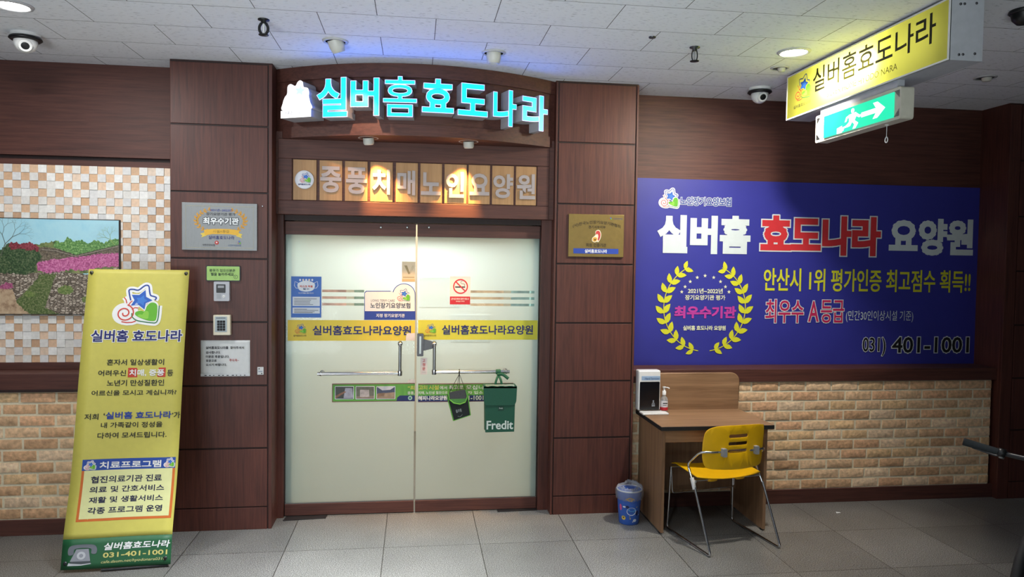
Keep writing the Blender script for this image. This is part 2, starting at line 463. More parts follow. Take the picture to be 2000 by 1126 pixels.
def write(mb, P, body, bb, h, m, bold=0.02, shear=0.0, space=1.0, surf=None, ref=None, uvbox=None, arc=0.0):
    """a line of print fitted to the box bb = (x0, y0, x1, y1) seen on plane P; ref = bold of the line that fixes the fit"""
    a0, b0, a1, b1 = uvbox if uvbox else P.box(*bb)
    v, f, nz, x0, y0, x1, y1 = glyphs(body, 0.0, 0.0, 3, shear, space)
    g = bold if ref is None else ref
    x0 -= g; y0 -= g; x1 += g; y1 += g
    sx = (a1-a0)/(x1-x0); sy = (b1-b0)/(y1-y0)
    fn = surf or P.pt
    def put(x, y):
        a = a0+(x-x0)*sx; u = (a-(a0+a1)/2)/((a1-a0)/2)
        return fn(a, b0+(y-y0)*sy-arc*u*u, h)
    fs = [q if n > 0 else q[::-1] for q, n in zip(f, nz)]
    mb.add([put(x, y) for x, y, z in v], fs, m)
    if bold > 0:
        up = fn((a0+a1)/2, (b0+b1)/2, h+1.0)-fn((a0+a1)/2, (b0+b1)/2, h)
        vs = []; fs = []
        # keep the band even in both directions although the line is squeezed
        ux, uy = (1.0, sx/sy) if sx < sy else (sy/sx, 1.0)
        for a, b in outline_edges(body, shear, space):
            d = Vector(b)-Vector(a); L_ = d.length
            if L_ < 1e-6: continue
            d /= L_; e = min(bold, 0.6*bold+0.2*L_)
            n = Vector((-d.y*bold*ux, d.x*bold*uy)); t = Vector((d.x*e*ux, d.y*e*uy)); A = Vector(a)-t; B = Vector(b)+t
            k = len(vs); vs += [A-n, B-n, B+n, A+n]; fs.append((k, k+1, k+2, k+3))
        hs = [random.uniform(0.00012, 0.0005) for _ in fs]
        mb.add([put(p.x, p.y)+up*hs[i//4] for i, p in enumerate(vs)], fs, m)
    return mb
def text(parent, P, body, bb, m, h=0.0015, bold=0.02, name='lettering', outline=None, ow=0.05, **kw):
    mb = MB()
    if outline: write(mb, P, body, bb, h, outline, bold=bold+ow, ref=bold, **kw); h += 0.0009
    write(mb, P, body, bb, h, m, bold=bold, **kw)
    return mb.build(name, parent)

# the snail, star and heart emblem that returns on most of the signs; unit box, y up
BLUE = ink(36, 92, 186); NAVY = ink(26, 34, 104); REDI = ink(206, 62, 46); GREENI = ink(98, 176, 40); DKGREEN = ink(28, 110, 60); WHI = ink(236, 236, 234); BLK = ink(22, 22, 24); SKYB = ink(90, 160, 226)
def logo(parent, P, bb, h=0.0012, surf=None, uvbox=None, backing=True, name='emblem', mono=None, glow=None):
    a0, b0, a1, b1 = uvbox if uvbox else P.box(*bb)
    def T(pts): return [(a0+(a1-a0)*x, b0+(b1-b0)*y) for x, y in pts]
    k = abs(a1-a0)
    mb = MB()
    st = 0.0004
    star = []
    tips = [(.665, .84), (.83, .595), (.675, .375), (.375, .465), (.375, .725)]
    cx, cy = .575, .60
    for a, b in zip(tips, tips[1:]+tips[:1]):
        m_ = ((a[0]+b[0])/2, (a[1]+b[1])/2); star += [a, (cx+(m_[0]-cx)*.66, cy+(m_[1]-cy)*.66)]
    halo = [tuple(p) for p in smooth_open([(.365, .59), (.325, .74), (.315, .84), (.40, .855), (.51, .835), (.60, .91), (.667, .955), (.73, .93), (.755, .80), (.785, .71), (.86, .685), (.91, .655), (.885, .60)], 4)]
    heart = smooth_closed([(.68, .335), (.725, .46), (.80, .535), (.89, .53), (.945, .45), (.95, .25), (.925, .115), (.80, .105), (.62, .165), (.49, .245), (.495, .315), (.59, .345)], 4)
    loop_ = [tuple(p) for p in smooth_open([(.41, .29), (.425, .2), (.52, .12), (.667, .086), (.85, .06), (.945, .07), (.98, .19), (.984, .466)], 4)]
    snail = [(.255+(.035+.175*t)*math.cos(2*math.pi*1.75*t+2.9), .285+(.035+.175*t)*.98*math.sin(2*math.pi*1.75*t+2.9)) for t in (i/36 for i in range(37))]
    tail = [tuple(p) for p in smooth_open([snail[-1], (.34, .075), (.43, .07), (.51, .105)], 3)] if False else [(.20, .085), (.32, .065), (.43, .07), (.51, .105)]
    feel = [[(.285, .52), (.265, .60), (.22, .66)], [(.33, .48), (.36, .54), (.405, .58)], [(.405, .375), (.47, .42), (.54, .41)]]
    if backing:
        wt = k*.13
        mb.prism(P, T(ell(.25, .275, .265, .255, 28)), 0, h, WHI, surf=surf)
        mb.prism(P, T([(.575+(x-.575)*1.2, .6+(y-.6)*1.2) for x, y in star]), 0, h+.00008, WHI, surf=surf)
        mb.prism(P, T([(.76+(x-.76)*1.12, .3+(y-.3)*1.15) for x, y in heart]), 0, h+.00016, WHI, surf=surf)
        for n_, ln in enumerate((halo, loop_, tail, feel[0], feel[1], feel[2], [(.45, .2), (.5, .45), (.4, .62)])):
            mb.stroke(P, T(ln), wt if n_ < 3 else wt*.8, h+.00024+.00005*n_, WHI, surf=surf)
        h += .0006+st
    mb.prism(P, T(star), h, h, glow or BLUE, surf=surf)
    mb.prism(P, T([(.575+(x-.545)*.55, .6+(y-.625)*.55) for x, y in star]), h+.0001, h+.0001, ink(58, 122, 206), surf=surf)
    mb.stroke(P, T(halo), k*.030, h+st, ink(26, 62, 150), surf=surf)
    mb.prism(P, T(heart), h+st, h+st, GREENI, surf=surf)
    mb.prism(P, T([(.66+(x-.72)*.5, .235+(y-.29)*.42) for x, y in heart]), h+st+.0001, h+st+.0001, ink(136, 198, 66), surf=surf)
    mb.stroke(P, T(loop_), k*.022, h+st, DKGREEN, surf=surf)
    mb.stroke(P, T(snail), k*.028, h+st, REDI, surf=surf)
    mb.stroke(P, T(tail), k*.024, h+st+.0001, REDI, surf=surf)
    for f_ in feel: mb.stroke(P, T(f_), k*.022, h+st+.0002, REDI, surf=surf)
    return mb.build(name, parent)

def laurel(mb, P, c, rx, ry, n, m, h, q0=-86, q1=62, leaf=0.16, side=1, stem=True, surf=None):
    """one branch of a wreath, from the foot up: leaves in pairs on a bent stem"""
    cx, cy = c
    pts = [(cx+side*rx*math.cos(math.radians(q)), cy+ry*math.sin(math.radians(q))) for q in (q0+(q1-q0)*i/40 for i in range(41))]
    if stem: mb.stroke(P, pts, rx*.02, h, m, surf=surf)
    for i in range(n):
        q = math.radians(q0+(q1-q0)*(i+.5)/n)
        px = cx+side*rx*math.cos(q); py = cy+ry*math.sin(q)
        t = Vector((-side*rx*math.sin(q), ry*math.cos(q))).normalized(); nn = Vector((t.y, -t.x))
        for sg in (1, -1):
            d = (t*0.75+nn*sg*0.66).normalized(); e = Vector((-d.y, d.x)); L = leaf*(rx+ry)/2*(0.72+0.28*math.sin(math.pi*(i+1)/(n+1)))
            p = Vector((px, py))
            poly = [p+d*L*a+e*L*b for a, b in ((0.05, 0), (.25, .22), (.5, .29), (.75, .2), (1.0, 0), (.75, -.13), (.45, -.2), (.2, -.15))]
            mb.prism(P, [tuple(x) for x in poly], h, h, m, surf=surf)

# ------------------------------------------------------------------ the setting
YLP, YRP = 4.90, 4.99           # fronts of the two pillars
YLB, YLW = 4.93, 5.14           # brick and upper wall, west side
YRB, YRW = 5.077, 5.31          # brick and upper wall, east side
YH, YD = 5.03, 5.14             # header board and door leaves
xl0 = at(331, 400, YLP).x; xl1 = at(531, 450, YLP).x
xr0 = at(1081, 560, YRP).x; xr1 = at(1241, 560, YRP).x

fl = MB(); fl.add([(-5.5, -2.5, 0), (7, -2.5, 0), (7, 7.8, 0), (-5.5, 7.8, 0)], [(0, 1, 2, 3)], floor_mat())
fl.box(-5.5, 7, -2.5, 7.8, -0.10, -0.001, mat('floor bed', (90, 88, 84), 0.9))
struct(fl.build('floor'), 'grey speckled granite tile floor')
ce = MB(); ce.add([(-5.5, -2.5, CZ), (7, -2.5, CZ), (7, 5.6, CZ), (-5.5, 5.6, CZ)], [(3, 2, 1, 0)], ceiling_mat())
ce.box(-5.5, 7, -2.5, 5.6, CZ+0.001, CZ+0.10, mat('ceiling bed', (150, 150, 150), 0.9))
struct(ce.build('ceiling'), 'white textured board ceiling with staggered seams')

def zat(px, py, Y): return at(px, py, Y).z
STONE = attr_mat('brick slip', 0.8, 0.5, 38.0, 0.30)
TILE = attr_mat('marble mosaic', 0.62, 0.08, 55.0, 0.10)
MORT = mat('beige mortar', (232, 220, 190), 0.9, vary=0.08, scale=60, bump=0.3)

def brick_field(mb, x0, x1, yf, z0, z1, pitch=0.0722, length=0.212, joint=0.0155, tones=None, shift=0.0):
    n = max(1, round((z1-z0)/pitch)); ph = (z1-z0)/n
    mb.box(x0, x1, yf+0.0045, yf+0.10, z0, z1, MORT)
    for r in range(n):
        x = x0-(length/2 if r % 2 else 0)-shift
        za = z0+r*ph+joint*0.5; zb_ = z0+(r+1)*ph-joint*0.5
        while x < x1:
            L = length*random.uniform(.97, 1.03)
            a = max(x0, x+joint/2); b = min(x1, x+L-joint/2)
            if b-a > 0.015:
                t = random.choice(tones); k = random.uniform(.88, 1.1)
                c = tuple(min(1, lin(q)*k*1.42) for q in t)+(1,)
                d = yf-random.uniform(0, .004)
                # front face broken into a rough grid so that each slip has a hand-moulded surface
                nx, nz = max(2, int((b-a)/.035)), 3
                vs = []; fs = []
                for j in range(nz+1):
                    for i in range(nx+1):
                        e = 0.0035 if i in (0, nx) or j in (0, nz) else random.uniform(-.0045, .0025)
                        vs.append((a+(b-a)*i/nx+(random.uniform(-.002, .002) if 0 < i < nx else 0), d+e, za+(zb_-za)*j/nz+random.uniform(-.0015, .0015)))
                for j in range(nz):
                    for i in range(nx):
                        p = j*(nx+1)+i; fs.append((p, p+1, p+nx+2, p+nx+1))
                mb.add(vs, fs, STONE, True, c)
                o = [0, nx, (nz+1)*(nx+1)-1, nz*(nx+1)]
                q = [vs[i] for i in o]; q2 = [(p[0], yf+0.012, p[2]) for p in q]
                mb.add(q+q2, [(0, 4, 5, 1), (1, 5, 6, 2), (2, 6, 7, 3), (3, 7, 4, 0)], STONE, False, c)
            x += L
BT = [(208, 176, 140), (200, 166, 130), (194, 158, 122), (198, 156, 120), (212, 184, 152), (186, 148, 112), (204, 170, 128)]

# west wall: veneer above, mosaic in the middle, ledge board, brick slips, skirting
XW = -3.9
zg1, zg0 = zat(200, 306.5, YLW), zat(200, 314, YLW)
zt1 = zat(200, 325.5, YLW); zt0 = zat(90, 707, YLW-0.02)
zl1 = zat(90, 730, YLB-0.012); zl0 = zat(90, 765, YLB-0.012)
zk1 = zat(90, 1013, YLB)
wl = MB()
wl.box(XW, xl0+0.02, YLW, YLW+0.12, zg1, CZ, WOODH)
wl.box(XW, xl0+0.02, YLW+0.03, YLW+0.12, zg0, zg1, SHADEWOOD)
wl.box(XW, xl0+0.02, YLW, YLW+0.12, zt1, zg0, WOODH)
wl.box(XW, xl0+0.02, YLW+0.01, YLW+0.12, 0.0, zt1, MORT)
wlo = struct(wl.build('wall_west', bevel=0.0015), 'dark red veneered wall beside the standing banner')
ti = MB()
TW = [(238, 236, 230), (232, 228, 222), (240, 238, 234), (228, 226, 224)]
TT = [(226, 190, 158), (216, 178, 144), (232, 200, 172), (222, 182, 146), (204, 166, 134), (234, 208, 184), (228, 206, 186)]
tp = 0.0518; nz_ = int((zt1-zt0)/tp)+1; nx_ = int((xl0-XW)/tp)+1
for i in range(nx_):
    for j in range(nz_):
        wh = (i+j) % 2 == 0
        b = xl0-0.001-i*tp; a = b-tp+0.0010; z1_ = zt1-j*tp; z0_ = max(zt0, z1_-tp+0.0010)
        if z1_-z0_ < 0.004: continue
        k = random.uniform(.93, 1.04)
        if wh: c = random.choice(TW)
        else: c = random.choice(TT) if random.random() < .86 else random.choice(TW)
        c = tuple(lin(q)*k for q in c)+(1,)
        h = 0.014 if wh else 0.008+random.uniform(0, .003)
        ti.box(a, b, YLW-0.006-h, YLW+0.011, z0_, z1_, TILE, tone=c)
ti.build('mosaic_tile', wlo)
bl = MB(); brick_field(bl, XW, xl0+0.03, YLB, zk1, zl0, tones=BT, shift=0.05)
bl.build('brick_veneer', wlo)
tr = MB(); tr.box(XW, xl0+0.03, YLB-0.012, YLW, zl0, zl1, WOODH); tr.box(XW, xl0+0.03, YLW-0.03, YLW, zl1, zt0, WOODH)
tr.box(XW, xl0+0.03, YLB-0.022, YLB+0.03, zl0+0.0, zl0+0.016, SHADEWOOD)
struct(tr.build('trim_1', bevel=0.002), 'dark red ledge board between mosaic tiles and brick')
bb = MB(); bb.box(XW, xl0+0.03, YLB-0.008, YLB+0.1, 0, zk1, WOODH)
struct(bb.build('baseboard_west', bevel=0.002), 'dark red skirting under the brick by the standing banner')

# east wall: plain veneer, ledge, brick slips, skirting
XE = 4.50
zb1 = zat(1600, 720, YRB-0.015); zb0 = zat(1600, 744.3, YRB-0.015)
zc1 = zat(1700, 950.4, YRB)
we = MB()
we.box(xr1-0.02, XE+0.1, YRW, YRW+0.12, 0, CZ, WOODH)
weo = struct(we.build('wall_east'), 'dark veneered wall above the blue banner')
br_ = MB(); brick_field(br_, xr1-0.03, 4.44, YRB, zc1, zb0, tones=BT, shift=0.11)
br_.box(xr1-0.03, 4.44, YRB+0.10, YRW, zc1, zb0, MORT)
br_.build('brick_veneer', weo)
tr = MB(); tr.box(xr1-0.03, XE+0.05, YRB-0.015, YRW, zb0, zb1, WOODH)
struct(tr.build('trim_2', bevel=0.002), 'dark red ledge board under the blue banner')
bb = MB(); bb.box(xr1-0.03, XE+0.05, YRB-0.012, YRW, 0, zc1, WOODH)
struct(bb.build('baseboard_east', bevel=0.002), 'dark red skirting under the brick behind the desk')

def pillar(name, label, x0, x1, yf, depth_, grooves, edge, skirt):
    mb = MB()
    mb.box(x0, x1, yf+0.014, yf+depth_, 0, CZ, WOODV)
    a, b = x0+edge[0], x1-edge[1]
    zs = [skirt]+sorted(grooves)+[CZ-0.012]
    g = 0.0055
    mb.box(a, b, yf, yf+0.02, 0, skirt-0.002, WOODV)
    for i in range(len(zs)-1):
        mb.box(a, b, yf, yf+0.02, zs[i]+g, zs[i+1]-g, WOODV)
    for (p, q) in ((x0, a-0.008), (b+0.008, x1)):
        if q-p > 0.004: mb.box(p, q, yf, yf+0.02, 0, CZ-0.012, WOODV)
    mb.box(x0+0.004, x1-0.004, yf+0.008, yf+0.03, 0, CZ-0.004, SHADEWOOD)
    return struct(mb.build(name, bevel=0.0018), label)
gl = [zat(430, y, YLP) for y in (244.5, 375, 504.5, 628.5, 753, 876)]
gr = [zat(1155, y, YRP) for y in (279.5, 399, 515.5, 630.5, 743.5, 854)]
pillar('pillar_west', 'dark red panelled pillar holding the steel plaque and keypad', xl0, xl1, YLP, 0.42, gl, (0.006, 0.028), zat(460, 991, YLP))
pillar('pillar_east', 'dark red panelled pillar holding the brass plaque', xr0, xr1, YRP, 0.42, gr, (0.022, 0.022), zat(1155, 967, YRP))
pillar('pillar_far', 'dark panelled pillar at the dim end of the wall behind the bicycle', 4.47, 5.5, 5.02, 0.4, [gr[i]-0.01 for i in range(6)], (0.10, 0.02), 0.13)

# header board and door casing
xd0, xd1 = at(557.5, 720, YD).x, at(1050, 715, YD).x
xs = at(811.5, 720, YD).x
zh = zat(800, 423, YH)
zF = zat(802, 265, 4.745)
hd = MB()
hx0, hx1 = at(543, 360, YH).x, at(1072, 370, YH).x
bx0, bx1 = at(571, 350, YH+0.012).x, at(1048.5, 365, YH+0.012).x
bz1, bz0 = zat(573, 309.5, YH+0.012), zat(573, 391, YH+0.012)
hd.box(xl1-0.02, xr0+0.02, YH+0.014, YD+0.05, zh, zF+0.05, WOODH)
hd.box(hx0, hx1, YH, YH+0.02, zh, bz0, WOODH); hd.box(hx0, hx1, YH, YH+0.02, bz1, zF, WOODH)
hd.box(hx0, bx0, YH, YH+0.02, bz0, bz1, WOODH); hd.box(bx1, hx1, YH, YH+0.02, bz0, bz1, WOODH)
struct(hd.build('trim_3', bevel=0.003), 'dark red header frame around the row of tan letter boards')
zdt = zat(690, 434.5, YD)
js = MB()
js.box(xl1-0.01, xd0-0.006, YD-0.045, YD+0.06, 0, zh, WOODV); js.box(xd1+0.006, xr0+0.01, YD-0.045, YD+0.06, 0, zh, WOODV)
js.box(xd0-0.006, xd0-0.002, YD-0.012, YD+0.05, 0, zdt, SHADEWOOD); js.box(xd1+0.002, xd1+0.006, YD-0.012, YD+0.05, 0, zdt, SHADEWOOD)
js.box(xd0-0.01, xd1+0.01, YD-0.015, YD+0.06, zdt+0.006, zh+0.01, SHADEWOOD)
struct(js.build('door_frame', bevel=0.002), 'dark red casing around the double glass door')

# bowed fascia over the entrance
FX0, FX1 = xl1-0.01, xr0+0.01
def fy(x): return 4.745+0.31*((x-0.025)/0.95)**2
def fnrm(x):
    s_ = 2*0.31*(x-0.025)/0.95**2
    return Vector((s_, -1, 0)).normalized(), Vector((1, s_, 0)).normalized()
def arc_poly(x0, x1, off, back):
    n = 36; P = []
    for i in range(n+1):
        x = x0+(x1-x0)*i/n; nn, t = fnrm(x); P.append((x+nn.x*off*0, fy(x)-off))
    return P+[(x1, back), (x0, back)]
PLAN = Pl((0, 0, 0), (1, 0, 0), (0, 1, 0))
zfb = zat(802, 242, 4.735); zft = zat(802, 150.5, 4.735)
fa = MB()
fa.prism(PLAN, arc_poly(FX0, FX1, -0.012, YD), zF+0.004, CZ, WOODH)
fa.prism(PLAN, arc_poly(FX0, FX1, 0.004, YD), zft, CZ-0.002, WOODH)
fa.prism(PLAN, arc_poly(FX0+0.055, FX1-0.045, 0.004, YD-0.08), zF, zfb, WOODH)
struct(fa.build('trim_4', bevel=0.002), 'bowed dark red fascia board carrying the cyan channel letters')

# vestibule seen through the frosted doors
VW = mat('vestibule paint', (214, 206, 190), 0.8, vary=0.03)
ve = MB()
ve.box(-1.48, -1.43, YD+0.07, 7.65, 0, 2.62, VW); ve.box(1.43, 1.48, YD+0.07, 7.65, 0, 2.62, VW)
ve.box(-1.48, 1.48, 7.60, 7.65, 0, 2.62, VW); ve.box(-1.48, 1.48, YD+0.07, 7.65, 2.56, 2.62, VW)
ve.box(-1.48, xd0-0.03, YD+0.065, YD+0.11, 0, 2.62, VW); ve.box(xd1+0.03, 1.48, YD+0.065, YD+0.11, 0, 2.62, VW)
ve.box(xd0-0.03, xd1+0.03, YD+0.065, YD+0.11, zdt, 2.62, VW)
BLOCKER = mat('teal light blocker', (150, 186, 182), 0.6, vary=0.04)  # boxes added behind the film to block light along the door edges
ve.box(xd0-0.03, xd0+0.05, YD+0.03, YD+0.115, 0, zdt, BLOCKER); ve.box(xd1-0.05, xd1+0.03, YD+0.03, YD+0.115, 0, zdt, BLOCKER)
struct(ve.build('wall_vestibule'), 'pale vestibule walls behind the frosted glass doors')
PB = facade(7.595)
for i, (x0, x1, c, lab) in enumerate(((-1.25, -0.70, (216, 170, 160), 'red poster on the vestibule wall behind the frosted glass'), (-0.62, -0.15, (120, 150, 138), 'green poster on the vestibule wall behind the frosted glass'), (0.35, 0.92, (236, 196, 166), 'orange poster on the vestibule wall behind the frosted glass'), (1.0, 1.35, (150, 190, 200), 'blue poster on the vestibule wall behind the frosted glass'))):
    p = MB(); p.slab(PB, x0, 1.05, x1, 1.9, 0, 0.004, mat('poster %d' % i, c, 0.6, vary=0.35, scale=9))
    tag(p.build('wall_poster'), lab, 'poster', 'posters in the vestibule')

# ------------------------------------------------------------------ the two glass doors
GLASS = clear_mat('clear glass', (0.93, 0.97, 0.95), 0.05)
FILM = translucent('frosted film', (228, 230, 228), 0.86, 0.35, 0.035)
D = facade(YD)
zgt = zat(690, 459.5, YD); zgb = zat(680, 979.5, YD); zdb = max(0.006, zat(680, 1006, YD))
def leaf(name, x0, x1, stripes, label):
    root = thing(name, label, 'door', ((x0+x1)/2, YD, 0)); struct(root)
    r = MB(); r.box(x0, x1, YD-0.018, YD+0.022, zgt, zdt, WOODH); r.build('top_rail', root, bevel=0.002)
    r = MB(); r.box(x0, x1, YD-0.018, YD+0.022, zdb, zgb, WOODH); r.build('bottom_rail', root, bevel=0.002)
    r = MB(); r.box(x0+0.002, x1-0.002, YD-0.006, YD+0.006, zgb-0.004, zgt+0.004, GLASS); r.build('glass_pane', root)
    f = MB()
    sx0, sx1, zz = stripes
    def q(a, b, c, d): f.film(D, a, c, b, d, -0.0075, FILM)
    zz = sorted(zz); lo = zgb
    for (a, b) in zz:
        q(x0+0.002, x1-0.002, lo, a); q(x0+0.002, sx0, a, b); q(sx1, x1-0.002, a, b); lo = b
    q(x0+0.002, x1-0.002, lo, zgt)
    f.build('frosted_film', root)
    s_ = MB(); s_.box(x0, x1, YD-0.010, YD-0.005, zgb, zgb+0.006, STEEL)
    s_.build('glass_channel', root)
    return root
def zr(px, pairs): return [(zat(px, b, YD), zat(px, a, YD)) for a, b in pairs]
d1 = leaf('door_1', xd0, xs-0.005, (at(629, 580, YD).x, at(711, 580, YD).x, zr(670, ((565.5, 570.5), (578.5, 583.5), (591.5, 596.5)))), 'frosted glass door with the blue poster and white care plaque')
d2 = leaf('door_2', xs+0.005, xd1, (at(919, 582, YD).x, at(1044, 582, YD).x, zr(980, ((567.2, 572.2), (579.8, 584.8), (592.5, 597.5)))), 'frosted glass door with two bags on its handle')
def screw(parent, px, py):
    p = at(px, py, YD-0.018); m = MB(); m.lathe(p, [(0.008, 0), (0.008, 0.003), (0.005, 0.004), (0.0, 0.004)], STEEL, 14, (0, -1, 0)); m.build('screw', parent)
screw(d1, 744, 443.5); screw(d1, 795.5, 443.5); screw(d2, 838, 443.5)
YB = YD-0.065
def pull(parent, corner, far, top):
    c, f_, t = (at(*q, YB) for q in (corner, far, top))
    c.z = f_.z = (c.z+f_.z)/2; t.x = c.x
    b = MB(); e = 0.025 if f_.x > c.x else -0.025
    b.tube([f_, f_.lerp(c, .3), f_.lerp(c, .7), c], 0.0125, CHROME, 16)
    b.build('handle_bar', parent)
    b = MB(); b.tube([c, t], 0.011, STEEL, 14); b.lathe((c.x, c.y, c.z), [(0.0165, -0.016), (0.0175, 0), (0.0165, 0.016)], CHROME, 16); b.build('handle_upright', parent)
    for p in (f_+Vector((-e, 0, 0)), t, c):
        m = MB(); m.lathe((p.x, YD-0.004, p.z), [(0.017, 0), (0.017, 0.006), (0.009, 0.009), (0.009, 0.061), (0.0135, 0.064), (0.0135, 0.072), (0.0, 0.073)], CHROME, 18, (0, -1, 0)); m.build('standoff', parent)
    return c, f_
pull(d1, (781, 728), (620, 730), (782, 672))
hc, hf = pull(d2, (848, 726.5), (995, 725), (849, 672))
# patch lock
lk = MB()
lk.prism(D, rrect(*(lambda b: (b[0], b[1], b[2], b[3], 0.008))(D.box(814.5, 650, 827, 694))), 0.005, 0.042, STEELB)
lk.build('lock_body', d2, bevel=0.003)
lk = MB()
q = D.quad((826, 661), (843, 665.5), (849, 669), (851.5, 673), (849, 677.5), (843, 680), (826, 684))
lk.prism(D, q, 0.006, 0.026, STEELB)
c_ = at(846, 672, YD-0.026); lk.lathe(c_, [(0.010, 0), (0.010, 0.006), (0.0, 0.007)], CHROME, 16, (0, -1, 0))
lk.build('lock_plate', d2, bevel=0.003)
lk = MB(); q = D.box(819, 655, 822.5, 689); lk.prism(D, rrect(q[0], q[1], q[2], q[3], 0.004), 0.0415, 0.0445, STEEL); lk.build('lock_cover', d2)
# floor-spring cover plates
for quad_, lab in ((((560, 1008), (641, 1003.5), (636, 1012), (552, 1017)), 'dark metal floor plate at the hinge foot near the standing banner'), (((970, 993), (1047, 989.5), (1049, 996), (972, 999.5)), 'dark metal floor plate at the hinge foot near the brass plaque pillar')):
    pl = MB(); pts = [(p.x, p.y) for p in (atz(*q, 0) for q in quad_)]
    pl.prism(PLAN, pts, 0.0, 0.004, mat('tarnished plate', (74, 72, 72), 0.35, metal=0.7))
    o = pl.build('floor_plate', bevel=0.001); tag(o, lab, 'floor plate', 'floor plates under the doors')

# ------------------------------------------------------------------ cyan channel letters on the fascia
RIM = mat('letter rim', (226, 214, 228), 0.4, vary=0.02, emit=(0.80, 0.66, 0.92), estr=0.62)
RET = mat('letter return', (176, 174, 180), 0.5, vary=0.05)
CYAN = mat('cyan lit acrylic', (40, 190, 230), 0.35, vary=0.03, emit=(0.0, 0.13, 1.0), estr=8.5)
_tc = {}
LD = 0.115
def fascia_frame(px, py, off):
    lo, hi = -0.95, 1.0
    for _ in range(50):
        x = (lo+hi)/2; nn, t = fnrm(x); p = Vector((x, fy(x)+0.012, 2.5))+nn*off
        # height that sits on the pixel row
        d = ray(px, py); z = CAM.z+d.z*(p.y/d.y); p.z = z
        if project(p)[0] < px: lo = x
        else: hi = x
    return p-nn*off, nn, t
ORD = ('first', 'second', 'third', 'fourth', 'fifth', 'sixth', 'last')
for i, (ch, bb_) in enumerate((('실', (618, 151, 679, 229)), ('버', (684, 151.5, 741, 226)), ('홈', (748, 148.5, 814.5, 228)), ('효', (824, 153.5, 887, 220.5)), ('도', (894, 163, 953, 227)), ('나', (963, 174.5, 1009, 246.5)), ('라', (1020, 184.5, 1070, 254.5)))):
    cxp, cyp = (bb_[0]+bb_[2])/2, (bb_[1]+bb_[3])/2
    p, nn, t = fascia_frame(cxp, cyp, LD)
    root = thing('channel_letter', 'cyan glowing Korean channel letter %s, %s of the seven on the bowed fascia' % (ch, ORD[i]), 'sign letter', p, 'cyan letters on the fascia')
    P = Pl(p+nn*LD, t, (0, 0, 1)); P.n = nn
    a0, b0, a1, b1 = P.box(*bb_)
    v, f, nz, x0, y0, x1, y1 = glyphs(ch, 0.018 if ch == '홈' else 0.040, 0.5, 4)
    kx, ky = (a1-a0)/(x1-x0), (b1-b0)/(y1-y0)
    mb = MB(); vs = [P.pt(a0+(x-x0)*kx, b0+(y-y0)*ky, -LD*(0.5-z)) for x, y, z in v]
    mb.add(vs, [q for q, n in zip(f, nz) if n > 0.9], RIM); mb.add(vs, [q for q, n in zip(f, nz) if n <= 0.9], RET)
    mb.build('letter_shell', root)
    fv, ff, fz, *_ = glyphs(ch, 0.004 if ch == '홈' else 0.024, 0.0, 4)
    mb = MB(); mb.add([P.pt(a0+(x-x0)*kx, b0+(y-y0)*ky, 0.002) for x, y, z in fv], [q if n > 0 else q[::-1] for q, n in zip(ff, fz)], CYAN)
    mb.build('glowing_face', root)
# white logo box at the head of the letters
p, nn, t = fascia_frame(578, 192, 0.15)
root = thing('logo_lightbox', 'white glowing lightbox with star and heart outline beside the channel letters', 'sign', p)
P = Pl(p+nn*0.15, t, (0, 0, 1)); P.n = nn
a0, b0, a1, b1 = P.box(549, 157.5, 608, 229.5)
WGLOW = mat('white lit acrylic', (240, 240, 240), 0.4, vary=0.02, emit=(1, 0.98, 0.97), estr=1.1)
out = smooth_closed([(.08, .2), (.06, .42), (.13, .58), (.2, .66), (.22, .86), (.32, .92), (.47, .86), (.55, .96), (.63, 1.0), (.72, .95), (.75, .82), (.88, .78), (.93, .66), (.92, .56), (.96, .4), (.97, .2)], 4)
base_ = [(0.0, .2), (0.0, 0.0), (1.0, .05), (1.0, .2)]
def lb(pts): return [(a0+(a1-a0)*x, b0+(b1-b0)*y) for x, y in pts]
mb = MB(); mb.prism(P, lb(out), -0.14, 0.0, WGLOW, RET); mb.build('logo_shell', root)
mb = MB(); mb.prism(P, lb([(0, 0), (1, 0), (1, .2), (0, .2)]), -0.14, 0.003, WGLOW, RET); mb.build('name_bar', root)
text(root, P, '실버홈효도나라', (551, 217, 590, 224), ink(200, 200, 206), h=0.0045, bold=0.02)
mb = MB(); st_ = []
for i in range(10):
    q = math.radians(80+36*i); r = .2 if i % 2 == 0 else .09
    st_.append((.63+r*math.cos(q), .72+r*.8*math.sin(q)))
mb.prism(P, lb(st_), 0.001, 0.001, mat('pale cyan lit print', (150, 220, 240), 0.4, emit=(0.55, 0.93, 1.0), estr=0.95)); mb.build('star', root)

# ------------------------------------------------------------------ row of tan boards with raised letters
TAN = wood('tan board', (158, 116, 74), (188, 146, 100), (60, 60, 2.5), rough=0.5)
LGREY = mat('silver grey letter', (172, 160, 158), 0.45, vary=0.04)
PBRD = facade(YH+0.010)
bx = [(573, 618.4), (624.4, 668.5), (674, 718), (723.5, 767), (773.3, 816), (821, 863), (868, 911), (915, 956.6), (961, 1003), (1007.3, 1046.8)]
lts = [None, ('중', (626, 325, 667, 376)), ('풍', (676, 327, 717, 379)), ('치', (727, 331, 762, 380)), ('매', (776, 333, 811, 381)), ('노', (822, 337, 861, 381)), ('인', (871, 336, 906.5, 386)), ('요', (917, 339, 955.5, 381.5)), ('양', (963, 340, 1001.5, 387)), ('원', (1009, 340, 1045, 389))]
OR2 = (None, 'first', 'second', 'third', 'fourth', 'fifth', 'sixth', 'seventh', 'eighth', 'last')
